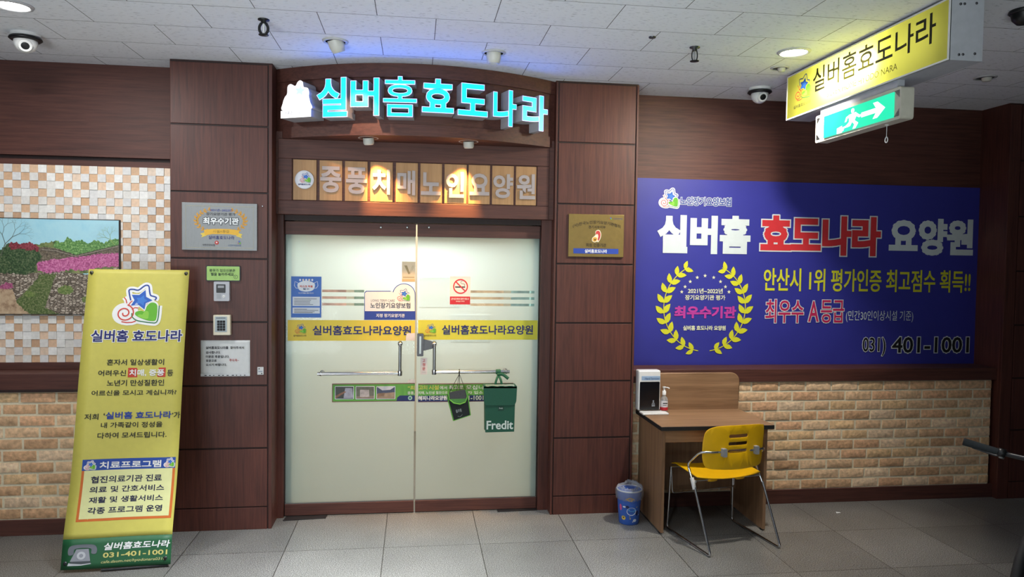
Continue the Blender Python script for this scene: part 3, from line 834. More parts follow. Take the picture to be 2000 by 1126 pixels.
for (x0, x1), lt, od in zip(bx, lts, OR2):
    fr = (x0-573)/(1046.8-573)
    yt = 311.5+(329-311.5)*fr; yb = 389.5+(403-389.5)*fr
    a0 = PBRD.uv(x0, 350+10*fr)[0]; a1 = PBRD.uv(x1, 350+10*fr)[0]; b1 = bz1-0.006; b0 = bz0+0.004
    pc = PBRD.pt((a0+a1)/2, b0, 0)
    if lt:
        lab = 'tan board with the raised grey Korean letter %s above the glass doors, %s in its row' % (lt[0], od)
        root = thing('letter_board', lab, 'sign board', pc, 'tan letter boards over the door')
    else:
        root = thing('logo_board', 'tan board with the round white emblem badge above the glass doors', 'sign board', pc)
    mb = MB(); mb.slab(PBRD, a0, b0, a1, b1, -0.003, 0.008, TAN); mb.build('board', root, bevel=0.0015)
    PF = facade(YH+0.002)
    if lt:
        c0, d0, c1, d1_ = PF.box(*lt[1])
        v, f, nz, gx0, gy0, gx1, gy1 = glyphs(lt[0], 0.03, 0.5, 3)
        kx, ky = (c1-c0)/(gx1-gx0), (d1_-d0)/(gy1-gy0)
        mb = MB(); mb.add([PF.pt(c0+(x-gx0)*kx, d0+(y-gy0)*ky, 0.004+0.016*z) for x, y, z in v], f, LGREY); mb.build('raised_letter', root)
    else:
        c = PF.uv(595, 351); r = abs(PF.uv(613.5, 351)[0]-c[0])
        mb = MB(); mb.lathe(PF.pt(c[0], c[1], -0.002), [(r, 0), (r, 0.016), (r-0.004, 0.018), (0, 0.018)], mat('badge white', (216, 216, 222), 0.4, vary=0.03), 40, (0, -1, 0)); mb.build('badge', root)
        logo(root, PF, (584, 337, 608, 358), h=0.0185, backing=False)
        text(root, PF, '실버홈효도나라', (583, 358.5, 607, 362), NAVY, h=0.0185, bold=0.03)

# ------------------------------------------------------------------ ceiling fittings
LAMPON = mat('lit lamp glass', (250, 250, 245), 0.4, vary=0.01, emit=(1, 0.98, 0.94), estr=14)
CANW = mat('lamp can white', (206, 204, 196), 0.4, vary=0.04)
RINGM = mat('lamp ring', (190, 190, 192), 0.35, vary=0.04)
DARKR = mat('lamp recess', (60, 58, 56), 0.5, vary=0.1)
def downlight(px, py, label, r=0.085, lit=True):
    p = atz(px, py, CZ)
    root = thing('downlight', label, 'ceiling light', p, 'flush downlights')
    mb = MB(); mb.lathe(p, [(r*.82, -0.004), (r*.86, -0.010), (r, -0.006), (r*1.04, 0.0), (r*.82, 0.0)], RINGM, 40, cap=False); mb.build('ring', root)
    mb = MB(); mb.lathe(p, [(0, -0.003), (r*.8, -0.003), (r*.8, 0.0)], LAMPON if lit else DARKR, 40); mb.build('lamp_glass', root)
    if not lit:
        mb = MB(); mb.lathe(p+Vector((0.012, 0, 0)), [(0.0, -0.026), (r*.38, -0.024), (r*.45, -0.004)], CANW, 24); mb.build('bulb', root)
    return root
downlight(24, 10, 'burning white downlight in the ceiling above the dome camera and mosaic wall', 0.092)
downlight(1551, 101, 'burning white downlight in the ceiling beside the yellow hanging sign', 0.092)
downlight(1523, 132, 'small unlit downlight beside the burning one near the hanging sign', 0.056, False)
downlight(1924, 151, 'unlit downlight in the dim ceiling beyond the hanging sign', 0.068, False)
def eyeball(px, py, label, tilt, r=0.072):
    p = atz(px, py, CZ); ax = Vector(tilt).normalized()
    root = thing('eyeball_light', label, 'ceiling light', p, 'swivel lights over the fascia')
    mb = MB(); mb.lathe(p, [(r*.78, -0.005), (r*.86, -0.011), (r, -0.006), (r*1.03, 0.0), (r*.78, 0)], RINGM, 40, cap=False); mb.build('ring', root)
    mb = MB(); mb.lathe(p, [(0, -0.002), (r*.78, -0.002)], DARKR, 30); mb.build('recess', root)
    mb = MB(); mb.lathe(p, [(r*.62, -0.01), (r*.62, 0.030), (r*.50, 0.064), (r*.42, 0.066), (r*.38, 0.05), (0, 0.05)], CANW, 28, ax); mb.build('lamp_can', root)
    return root, p, ax
e1, p1, ax1 = eyeball(655, 80, 'swivel ceiling light lighting the cyan letters near the logo lightbox', (0.30, 0.32, -0.9))
e2, p2, ax2 = eyeball(964.5, 102.5, 'unlit swivel ceiling light above the tail of the cyan letters', (0.0, 0.1, -1))
spot('eyeball_lamp', p1+Vector((0.025, 0.03, -0.075)), at(705, 262, 4.76), 26, (1.0, 0.60, 0.36), 44, 0.5, 0.016)
def soffit(px, py, label):
    p = at(px, py, 4.90); p.z = zF+0.004
    root = thing('spot_downlight', label, 'ceiling light', p, 'lights under the fascia')
    mb = MB(); mb.lathe(p, [(0.050, -0.003), (0.066, -0.005), (0.069, -0.0005), (0.050, 0.0)], RINGM, 36, cap=False); mb.build('ring', root)
    mb = MB(); mb.lathe(p, [(0.036, 0.001), (0.036, 0.034), (0.030, 0.046), (0.024, 0.046), (0.022, 0.036), (0, 0.036)], CANW, 28, Vector((0.06, 0.25, -1))); mb.build('lamp_can', root)
    return p
WARM = (1.0, 0.52, 0.16)
s1 = soffit(719.5, 272.5, 'small white can light under the fascia over the board 치')
s2 = soffit(915, 284, 'small white can light under the fascia over the board 인')
spot('soffit_lamp', s1+Vector((0.006, 0.02, -0.055)), at(752, 396, YH), 125, WARM, 54, 0.9, 0.012)
spot('soffit_lamp', s2+Vector((-0.006, 0.02, -0.055)), at(893, 400, YH), 125, WARM, 54, 0.9, 0.012)

def dome_camera(px, py, label, look):
    p = atz(px, py, CZ)
    root = thing('dome_camera', label, 'security camera', p, 'ceiling dome cameras')
    mb = MB(); mb.lathe(p, [(0.075, 0), (0.078, -0.012), (0.070, -0.020), (0.0, -0.02)], WHITE, 40); mb.build('base', root)
    mb = MB(); mb.lathe(p, [(0.055, -0.019), (0.080, -0.022), (0.084, -0.032), (0.074, -0.040), (0.05, -0.040)], BLACK, 40); mb.build('collar', root)
    c = p+Vector((0, 0, -0.048)); r = 0.060
    mb = MB(); mb.lathe(c, [(r*math.cos(q), r*math.sin(q)) for q in (math.radians(20-110*i/12) for i in range(13))], WHITE, 36); mb.build('housing', root)
    ax = Vector(look).normalized()
    mb = MB(); mb.lathe(c, [(0.034, 0.038), (0.036, 0.056), (0.030, 0.062), (0.027, 0.060)], WHITE, 30, ax); mb.build('lens_hood', root)
    mb = MB(); mb.lathe(c, [(0.0, 0.0615), (0.018, 0.061), (0.0275, 0.058)], BLACK, 30, ax); mb.build('lens', root)
dome_camera(50, 66, 'white dome camera in the ceiling below the burning lamp over the mosaic wall', (0.35, -0.8, -0.55))
dome_camera(1484, 172, 'white dome camera in the ceiling near the yellow hanging sign', (0.0, -0.8, -0.4))
def sprinkler(px, py, label, loop):
    p = atz(px, py, CZ)
    root = thing('sprinkler', label, 'sprinkler', p, 'ceiling sprinklers')
    mb = MB(); mb.lathe(p, [(0.030, 0), (0.030, -0.004), (0.014, -0.008), (0.014, -0.022), (0.0, -0.022)], BLACK if loop else STEELB, 20); mb.build('body', root)
    mb = MB()
    for sx in (-1, 1):
        w_ = 0.021 if loop else 0.016
        mb.tube(smooth_open([p+Vector((sx*0.012, 0, -0.02)), p+Vector((sx*w_, 0, -0.038)), p+Vector((sx*w_, 0, -0.058)), p+Vector((sx*0.012, 0, -0.074))], 4), 0.0075 if loop else 0.0035, BLACK, 8)
    mb.build('frame_arms', root)
    mb = MB(); mb.tube([p+Vector((0, 0, -0.022)), p+Vector((0, 0, -0.074))], 0.005, WHITE if loop else CHROME, 10); mb.build('bulb', root)
    mb = MB(); mb.lathe(p, [(0.0, -0.077), (0.026, -0.079), (0.026, -0.082), (0.0, -0.084)], BLACK, 20); mb.build('deflector', root)
sprinkler(515, 38, 'black sprinkler head in the ceiling above the pillar with the steel plaque', True)
sprinkler(1357, 92, 'small black sprinkler head in the ceiling above the blue banner', False)
p = atz(1274, 72, CZ); mb = MB(); mb.lathe(p, [(0.020, 0), (0.019, -0.006), (0.0, -0.008)], STEELB, 20)
tag(mb.build('ceiling_plug', loc=p), 'small dark round cap flush in the ceiling near the sprinkler', 'ceiling cap')
p = atz(2000, 20, CZ); root = thing('ceiling_speaker', 'black round dome cut by the picture edge beyond the hanging sign', 'speaker', p)
mb = MB(); mb.lathe(p, [(0.062, 0), (0.066, -0.012), (0.058, -0.018)], BLACK, 30); mb.build('base', root)
mb = MB(); mb.lathe(p, [(0.056, -0.016), (0.050, -0.045), (0.030, -0.066), (0.0, -0.073)], BLACK, 30); mb.build('dome', root)

# ------------------------------------------------------------------ hanging lightbox and exit sign
SX = 2.42
PS = Pl((SX, 0, 0), (0, -1, 0), (0, 0, 1))           # faces the entrance
yA, yB = 4.567, 3.088; z0, z1 = 2.735, 3.020
YEL = translucent('yellow acrylic', (212, 208, 86), 0.80, 0.3, 0.04)
ALU = mat('painted aluminium', (176, 178, 186), 0.45, vary=0.05)
root = thing('hanging_lightbox', 'long yellow hanging lightbox sign with black Korean lettering', 'sign', (SX+0.085, (yA+yB)/2, z0))
mb = MB(); mb.box(SX+0.002, SX+0.17, yB, yA, z0, z0+0.006, ALU); mb.box(SX+0.002, SX+0.17, yB, yA, z1-0.006, z1, ALU)
mb.box(SX+0.002, SX+0.17, yB, yB+0.006, z0+0.006, z1-0.006, ALU); mb.box(SX+0.002, SX+0.17, yA-0.006, yA, z0+0.006, z1-0.006, ALU)
mb.box(SX+0.164, SX+0.17, yB+0.006, yA-0.006, z0+0.006, z1-0.006, ALU)
mb.build('case', root)
mb = MB(); mb.film(PS, -yA+0.008, z0+0.008, -yB-0.008, z1-0.008, 0.0, YEL); mb.build('face', root)
mb = MB(); t_ = 0.008
for a0, b0, a1, b1 in ((-yA, z0, -yB, z0+t_), (-yA, z1-t_, -yB, z1), (-yA, z0+t_, -yA+t_, z1-t_), (-yB-t_, z0+t_, -yB, z1-t_)): mb.slab(PS, a0, b0, a1, b1, -0.006, 0.003, WHITE)
mb.build('face_frame', root)
SBLK = translucent('black vinyl film', (34, 32, 26), 0.55, 0.4, 0.03)
SGREY = translucent('grey vinyl film', (120, 116, 70), 0.6, 0.4, 0.03)
text(root, PS, '실버홈효도나라', None, SBLK, h=0.001, bold=0.012, uvbox=(-4.248, 2.842, -3.178, 2.990))
text(root, PS, 'SILVER HOME HYODO NARA', None, SGREY, h=0.001, bold=0.0, uvbox=(-4.09, 2.784, -3.450, 2.818))
logo(root, PS, None, h=0.001, uvbox=(-4.475, 2.824, -4.268, 2.990), backing=False)
text(root, PS, '실버홈효도나라', None, SGREY, h=0.001, bold=0.02, uvbox=(-4.475, 2.790, -4.270, 2.812))
for zz in (2.76, 2.99):
    for dx in (0.05, 0.07, 0.13):
        mb = MB(); mb.lathe((SX+dx, yB, zz+(dx-0.05)*0.1), [(0.006, 0), (0.006, 0.003), (0, 0.004)], STEELB, 10, (0, -1, 0)); mb.build('screw', root)
for yy in (yA-0.12, yB+0.12):
    p = MB(); p.box(SX+0.06, SX+0.11, yy-0.03, yy+0.03, z1, CZ, ALU); p.build('hanger', root)
p = MB(); p.box(SX+0.05, SX+0.075, 3.50, 4.10, 2.845, 2.87, mat('tube glass', (240, 240, 236), 0.3, vary=0.02)); p.build('tube_lamp', root)
area('sign_tube', (SX+0.045, 3.90, 2.872), (SX-1, 3.90, 2.872), 0.46, 22, (1, 1, 0.97), 'RECTANGLE', 0.03)
area('sign_tube', (SX+0.13, 3.83, 2.872), (SX-1, 3.83, 2.872), 1.30, 1.3, (1, 1, 0.97), 'RECTANGLE', 0.20)

eA, eB = 4.212, 3.418; e0, e1_ = 2.531, 2.694
root = thing('exit_sign', 'green and white lit exit sign with arrow hanging under the yellow lightbox', 'exit sign', (SX+0.035, (eA+eB)/2, e0))
CREAM = mat('aged white plastic', (196, 192, 178), 0.45, vary=0.05)
mb = MB(); PX = Pl((SX, 0, 0), (0, -1, 0), (0, 0, 1))
mb.prism(PX, rrect(-eA, e0, -eB, e1_, 0.014), -0.075, -0.004, CREAM)
mb.build('housing', root, bevel=0.008, seg=3)
GREENE = mat('green lit panel', (20, 150, 90), 0.35, vary=0.02, emit=(0.02, 0.78, 0.46), estr=1.0)
mb = MB(); g0, g1, h0_, h1_ = -4.112, -3.470, 2.546, 2.674
mb.slab(PX, g0, h0_, g1, h1_, -0.006, 0.002, GREENE); mb.build('green_panel', root)
WLIT = mat('white lit print', (240, 240, 240), 0.4, vary=0.02, emit=(1, 1, 1), estr=1.6)
def eg(pts): return [(g0+(g1-g0)*x, h0_+(h1_-h0_)*y) for x, y in pts]
mb = MB()
mb.prism(PX, eg([(.58, .40), (.78, .40), (.74, .18), (.80, .18), (.90, .50), (.80, .84), (.74, .84), (.78, .60), (.58, .60)]), 0.003, 0.003, WLIT); mb.build('arrow', root)
mb = MB()
mb.prism(PX, eg(ell(.455, .82, .024, .10, 18)), 0.003, 0.003, WLIT)
for poly in ([(.40, .68), (.50, .72), (.52, .62), (.485, .36), (.405, .36)], [(.50, .70), (.56, .54), (.60, .56), (.585, .48), (.55, .44), (.49, .58)], [(.41, .68), (.36, .62), (.34, .42), (.365, .42), (.38, .55), (.42, .58)], [(.41, .38), (.46, .38), (.42, .18), (.33, .16), (.32, .06), (.28, .06), (.28, .2), (.36, .25)], [(.44, .38), (.485, .38), (.54, .22), (.50, .02), (.46, .02), (.485, .2)], [(.22, 0), (.22, .24), (.30, .30), (.30, .0)]):
    mb.prism(PX, eg(poly), 0.003, 0.003, WLIT)
mb.build('running_figure', root)
for (u0, s_) in ((-4.20, 1), (-3.43, -1)):
    for zq, dz in ((2.548, 1), (2.676, -1)):
        mb = MB()
        for i in range(9):
            z_ = zq+dz*i*0.0042; k = 0.040*(1-i/9)
            mb.slab(PX, min(u0, u0+s_*k), z_, max(u0, u0+s_*k), z_+0.0018, -0.004, -0.0028, STEELB)
        mb.build('vent', root)
mb = MB(); mb.box(SX+0.01, SX+0.05, 3.46, 4.17, e1_, z0, ALU); mb.build('mounting_rail', root)
mb = MB(); yc = 3.585
mb.tube([(SX+0.045, yc, e0+0.002), (SX+0.045, yc, e0-0.062)], 0.0016, WHITE, 8)
mb.tube([(SX+0.045, yc+0.011*math.sin(q), e0-0.080+0.014*math.cos(q)+(0.004 if abs(math.sin(q)) < .3 and math.cos(q) > 0 else 0)) for q in (2*math.pi*i/16 for i in range(16))], 0.0026, WHITE, 8, closed=True)
mb.lathe((SX+0.045, yc, e0+0.003), [(0.010, 0), (0.010, -0.006), (0, -0.008)], WHITE, 14)
mb.build('pull_cord', root)

# ------------------------------------------------------------------ blue vinyl banner on the east wall
PV = facade(YRW)
qa = PV.quad((1248, 350), (1933, 365), (1928, 712.5), (1240, 714))
vx0, vx1 = max(qa[0][0], xr1-0.05), (qa[1][0]+qa[2][0])/2
vx0 = PV.uv(1239, 560)[0]-0.03
vz1 = (qa[0][1]+qa[1][1])/2; vz0 = (qa[2][1]+qa[3][1])/2
VIN = mat('blue vinyl', (50, 52, 146), 0.5, vary=0.06, scale=4, bump=0.0)
ban = thing('wall_banner', 'large blue vinyl banner with a yellow wreath and white Korean heading above the brick', 'banner', ((vx0+vx1)/2, YRW, vz0))
PVS = Pl((0, YRW, 0))
def vsurf(a, b, h=0.0):
    # the sheet hangs a little slack, with shallow waves along its lower edge
    e = 0.009+0.0035*math.sin(a*5.3+b*2.1)*max(0, 1-(b-vz0)/0.5)+0.002*math.sin(a*2.3)
    return Vector((a, YRW-e-h, b))
mb = MB(); nx, nz = 60, 16
mb.add([vsurf(vx0+(vx1-vx0)*i/nx, vz0+(vz1-vz0)*j/nz) for j in range(nz+1) for i in range(nx+1)], [(j*(nx+1)+i, j*(nx+1)+i+1, (j+1)*(nx+1)+i+1, (j+1)*(nx+1)+i) for j in range(nz) for i in range(nx)], VIN, True)
mb.build('vinyl_sheet', ban)
OUTW = ink(212, 218, 218); VY = ink(214, 214, 44); VW_ = ink(208, 218, 218); VR = ink(206, 48, 54); VC = ink(186, 36, 86); VM = ink(188, 60, 156); VPALE = ink(226, 228, 190)
def bt(body, bb_, m, bold=0.02, h=0.004, **kw): return text(ban, PV, body, bb_, m, h=h, bold=bold, surf=vsurf, **kw)
logo(ban, PV, (1286, 367, 1325, 407), h=0.004, surf=vsurf)
bt('노인장기요양보험', (1327.5, 385, 1427, 402), ink(52, 76, 150), 0.03, outline=OUTW, ow=0.06)
bt('실버홈', (1284, 419.5, 1464.5, 496), VW_, 0.055)
bt('효도나라', (1484, 421, 1718, 499), VR, 0.050, outline=OUTW, ow=0.035)
bt('요양원', (1734, 426.5, 1899, 499), VW_, 0.048)
bt('안산시 1위 평가인증 최고점수 획득!!', (1490, 525, 1893.5, 570), VY, 0.022)
bt('최우수', (1493.5, 584, 1567.5, 630), VC, 0.018, outline=OUTW, ow=0.045)
bt('A', (1577, 587, 1597, 628), VC, 0.018, outline=OUTW, ow=0.045)
bt('등급', (1601, 585, 1646, 630), VC, 0.018, outline=OUTW, ow=0.045)
bt('(민간30인이상시설 기준)', (1650, 606, 1781.5, 628.5), VW_, 0.0)
bt('031)', (1682, 658, 1727, 694), BLK, 0.012, outline=OUTW, ow=0.04)
bt('401-1001', (1740, 657.5, 1890, 688), BLK, 0.018, outline=OUTW, ow=0.04)
wc = PV.uv(1375.5, 600); wr = abs(PV.uv(1458, 600)[0]-PV.uv(1294, 600)[0])/2; wh_ = abs(PV.uv(1375, 518)[1]-PV.uv(1375, 690)[1])/2
for sd in (-1, 1):
    mb = MB(); laurel(mb, PV, (wc[0], wc[1]), wr*0.97, wh_*0.99, 11, VY, 0.004, q0=-82, q1=66, leaf=0.27, side=sd, surf=vsurf); mb.build('wreath_branch', ban)
for (sx_, sy_) in ((1330.5, 569.5), (1337, 559.5), (1347, 549.5), (1360.7, 541.5), (1376, 538), (1392.8, 541.5), (1406, 549.5), (1415.7, 559.5), (1422.5, 569.5)):
    c = PV.uv(sx_, sy_); r = 0.0155
    mb = MB(); mb.prism(PV, [(c[0]+(r if i % 2 == 0 else r*.42)*math.cos(math.radians(90+36*i)), c[1]+(r if i % 2 == 0 else r*.42)*math.sin(math.radians(90+36*i))) for i in range(10)], 0.004, 0.004, VPALE, surf=vsurf)
    mb.build('star', ban)
bt('2021년~2022년', (1342.5, 562.5, 1410.5, 572.5), VPALE, 0.025)
bt('장기요양기관 평가', (1337, 575.5, 1415.5, 585.5), VPALE, 0.025)
bt('최우수기관', (1316, 597, 1436.5, 621), VM, 0.045)
bt('실버홈 효도나라 요양원', (1333, 635, 1416, 644.5), VPALE, 0.035)

# ------------------------------------------------------------------ standing banner
BL_, BR__ = atz(118, 1113, 0.02), atz(333, 1101, 0.02)
BW = (BR__-BL_).length; BU = (BR__-BL_).normalized(); BU.z = 0; BU.normalize(); BN = Vector((BU.y, -BU.x, 0))     # BN faces the camera
BO = Vector((BL_.x, BL_.y, 0))
prof = smooth_open([(0.0, 0.02), (0.045, 0.20), (0.145, 0.48), (0.215, 0.78), (0.275, 1.08), (0.345, 1.38), (0.43, 1.70)], 8)   # (set back, height) up the sheet
LEN = [0.0]
for a, b in zip(prof, prof[1:]): LEN.append(LEN[-1]+(b-a).length)
def ssurf(a, b, h=0.0):
    b = max(0.0, min(LEN[-1], b)); i = 0
    while i < len(LEN)-2 and LEN[i+1] < b: i += 1
    t = (b-LEN[i])/(LEN[i+1]-LEN[i]); q = prof[i].lerp(prof[i+1], t); d = (prof[i+1]-prof[i]).normalized()
    wave = 0.004*math.sin(math.pi*a/BW*2+b*3)
    return BO+BU*a+BN*(-q.x+h*d.y+wave)+Vector((0, 0, q.y+h*d.x))
class Curved:
    """finds where a pixel ray meets the bent sheet"""
    def uv(s, px, py):
        d = ray(px, py)
        lo, hi = 0.0, LEN[-1]+0.02
        def hit(b):
            bb__ = max(0, min(LEN[-1], b)); i = 0
            while i < len(LEN)-2 and LEN[i+1] < bb__: i += 1
            t = (bb__-LEN[i])/(LEN[i+1]-LEN[i]); q = prof[i].lerp(prof[i+1], t)
            n = BN; o = BO-BN*q.x
            tt = (o-CAM).dot(n)/d.dot(n); p = CAM+d*tt
            return (p-BO).dot(BU), p.z-q.y
        for _ in range(40):
            m = (lo+hi)/2
            if hit(m)[1] > 0: lo = m
            else: hi = m
        return hit((lo+hi)/2)[0], (lo+hi)/2
    box = Pl.box; quad = Pl.quad
    def pt(s, a, b, h=0.0): return ssurf(a, b, h)
CV = Curved()
stn = thing('standing_banner', 'tall yellow standing banner leaning before the pillar, green foot with a telephone', 'banner stand', BO+BU*BW/2)
SY = mat('yellow banner fabric', (202, 192, 90), 0.55, vary=0.03); SG = mat('green banner print', (34, 92, 56), 0.5, vary=0.05)
gtop = (CV.uv(127.5, 1055)[1]+CV.uv(340, 1040)[1])/2
mb = MB(); nb = 60; na = 10
def band(b0, b1, m):
    k = max(2, int(nb*(b1-b0)/LEN[-1]))
    mb.add([ssurf(BW*i/na, b0+(b1-b0)*j/k) for j in range(k+1) for i in range(na+1)], [(j*(na+1)+i, j*(na+1)+i+1, (j+1)*(na+1)+i+1, (j+1)*(na+1)+i) for j in range(k) for i in range(na)], m, True)
band(0, gtop, SG); band(gtop, LEN[-1], SY)
sheet = mb.build('banner_sheet', stn)
so = sheet.modifiers.new('thick', 'SOLIDIFY'); so.thickness = 0.0012; so.offset = -1
def st(body, bb_, m, bold=0.02, h=0.002, **kw):
    x0, y0, x1, y1 = bb_; k = max(0.0, ((y0+y1)/2-515)*8.3e-5)*(x1-x0)*0.45
    bb_ = (x0, y0+k, x1, y1-k)
    return text(stn, CV, body, bb_, m, h=h, bold=bold, **kw)
logo(stn, CV, (222, 553, 313, 635), h=0.0018)
st('실버홈 효도나라', (178, 643, 356, 668), NAVY, 0.028, outline=WHI, ow=0.05)
K = ink(40, 42, 30)
st('혼자서 일상생활이', (208.5, 700, 321, 713.5), K); st('어려우신', (191.5, 722, 246.3, 734.5), K); st('등', (327, 721.5, 338.3, 734), K)
mb = MB(); q = CV.box(250, 717.5, 323.8, 736); mb.prism(CV, [(q[0], q[1]), (q[2], q[1]), (q[2], q[3]), (q[0], q[3])], 0.0012, 0.0012, ink(198, 62, 40)); mb.build('red_box', stn)
st('치매, 중풍', (253, 720, 321.5, 734.5), WHI, 0.03, h=0.003)
st('노년기 만성질환인', (208.5, 740, 321, 754), K); st('어르신을 모시고 계십니까?', (178.7, 759.5, 345, 773), K)
st('저희', (165, 807.5, 192.3, 820), K); st('‘', (202, 806, 205, 811), K, 0.01); st('실버홈 효도나라', (206, 801.5, 335.5, 818.5), ink(34, 64, 150), 0.032); st('’가', (336.5, 803, 352.3, 816), K)
st('내 가족같이 정성을', (197, 822, 317.8, 836), K); st('다하여 모셔드립니다.', (190.4, 841.5, 325.9, 856.5), K)
b4 = CV.quad((161.5, 898), (344.7, 890.5), (341.8, 911.5), (160.5, 920)); hx = (b4[0][0]+b4[3][0])/2, (b4[1][0]+b4[2][0])/2; hy = (b4[2][1]+b4[3][1])/2, (b4[0][1]+b4[1][1])/2
b5 = CV.quad((152, 1020), (330, 1009)); by0 = (b5[0][1]+b5[1][1])/2
def patch(a0, b0, a1, b1, h, m, name, k=8):
    mb = MB(); mb.add([ssurf(a0+(a1-a0)*i/4, b0+(b1-b0)*j/k, h) for j in range(k+1) for i in range(5)], [(j*5+i, j*5+i+1, (j+1)*5+i+1, (j+1)*5+i) for j in range(k) for i in range(4)], m, True); return mb.build(name, stn)
patch(hx[0], by0, hx[1], hy[0], 0.0008, ink(206, 104, 36), 'orange_border', 10)
patch(hx[0]+0.014, by0+0.014, hx[1]-0.014, hy[0], 0.0014, ink(222, 222, 158), 'program_panel', 10)
patch(hx[0], hy[0], hx[1], hy[1], 0.0012, ink(34, 72, 156), 'blue_heading', 3)
st('치료프로그램', (195, 897.5, 315.5, 915), WHI, 0.03, h=0.0028)
logo(stn, CV, (164.5, 899, 187.5, 917), h=0.0022); logo(stn, CV, (320.5, 893, 341.5, 911.5), h=0.0022)
K2 = ink(26, 28, 66)
st('협진의료기관 진료', (178.5, 925, 316.5, 943), K2, 0.025, h=0.0024); st('의료 및 간호서비스', (176, 945, 321, 962), K2, 0.025, h=0.0024)
st('재활 및 생활서비스', (174.5, 965, 318.5, 982), K2, 0.025, h=0.0024); st('각종 프로그램 운영', (172, 985, 316.5, 1003), K2, 0.025, h=0.0024)
st('실버홈효도나라', (204, 1053.5, 332.5, 1073), WHI, 0.03, shear=0.15)
st('031-401-1001', (201.5, 1072.5, 327, 1087.5), ink(212, 202, 120), 0.03)
st('cafe.daum.net/hyodonara0310', (198, 1087.5, 323, 1100), ink(200, 196, 130), 0.008, shear=0.2)
# the printed telephone
q = CV.box(132, 1062, 189, 1103)
def tq(pts): return [(q[0]+(q[2]-q[0])*x, q[1]+(q[3]-q[1])*y) for x, y in pts]
G1, G2, G3, G4 = ink(150, 152, 160), ink(110, 114, 122), ink(74, 80, 84), ink(196, 198, 202)
mb = MB()
mb.prism(CV, tq([(.02, .0), (.06, .14), (.80, .12), (.84, .06), (.5, .0)]), .0012, .0012, G4)
mb.prism(CV, tq([(.08, .12), (.16, .2), (.80, .2), (.82, .1), (.5, .06)]), .0016, .0016, G3)
mb.prism(CV, tq([(.10, .2), (.30, .78), (.72, .78), (.80, .2)]), .0018, .0018, G1)
mb.prism(CV, tq(smooth_closed([(.04, .52), (.02, .8), (.14, .96), (.5, 1.0), (.88, .96), (1.0, .78), (.98, .54), (.82, .56), (.8, .78), (.5, .84), (.24, .78), (.2, .54)], 4)), .002, .002, G2)
mb.prism(CV, tq(ell(.48, .47, .15, .19, 24)), .0024, .0024, G4); mb.prism(CV, tq(ell(.48, .47, .07, .09, 18)), .0028, .0028, G1)
mb.build('telephone_print', stn)
for (a, b, nm) in ((0.018, LEN[-1]-0.022, 'eyelet'), (BW-0.018, LEN[-1]-0.022, 'eyelet'), (0.022, 0.035, 'eyelet'), (BW-0.03, 0.035, 'eyelet')):
    m = MB(); p = ssurf(a, b, 0.001); n_ = (ssurf(a, b, 0.01)-p).normalized()
    m.lathe(p, [(0.0055, 0), (0.011, 0), (0.010, 0.003), (0.006, 0.004)], STEELB, 16, n_, cap=False)
    m.tube([p+n_*0.004, p+n_*0.010-Vector((0, 0, 0.006)), p-n_*0.004-Vector((0, 0, 0.012))], 0.004, BLACK, 8); m.build(nm, stn)
hub = ssurf(BW/2, LEN[-1]*0.52)-BN*0.055
for (a, b) in ((0.018, LEN[-1]-0.022), (BW-0.018, LEN[-1]-0.022), (0.022, 0.035), (BW-0.03, 0.035)):
    m = MB(); p = ssurf(a, b)-BN*0.006; m.tube([hub, hub.lerp(p, .5)-BN*0.012, p], 0.004, BLACK, 8); m.build('arm', stn)
m = MB(); m.lathe(hub, [(0.0, -0.02), (0.02, -0.02), (0.02, 0.02), (0.0, 0.02)], BLACK, 16, BN); m.build('hub', stn)
ft = Vector((hub.x, hub.y, 0))-BN*0.20; ft.z = 0.012; ft2 = BO+BU*(BW*0.5)+BN*0.02; ft2.z = 0.012
m = MB(); m.tube([hub, ft], 0.0085, BLACK, 10); m.build('rear_leg', stn)
m = MB(); f0 = BO+BU*(BW*0.37)+BN*0.005; m.tube([hub, Vector((f0.x, f0.y, 0.02))-BN*0.02], 0.006, BLACK, 8); m.tube([Vector((f0.x, f0.y, 0.010)), Vector((f0.x, f0.y, 0.010))+BU*(BW*0.6)-BN*0.02], 0.008, BLACK, 8); m.build('front_foot', stn)

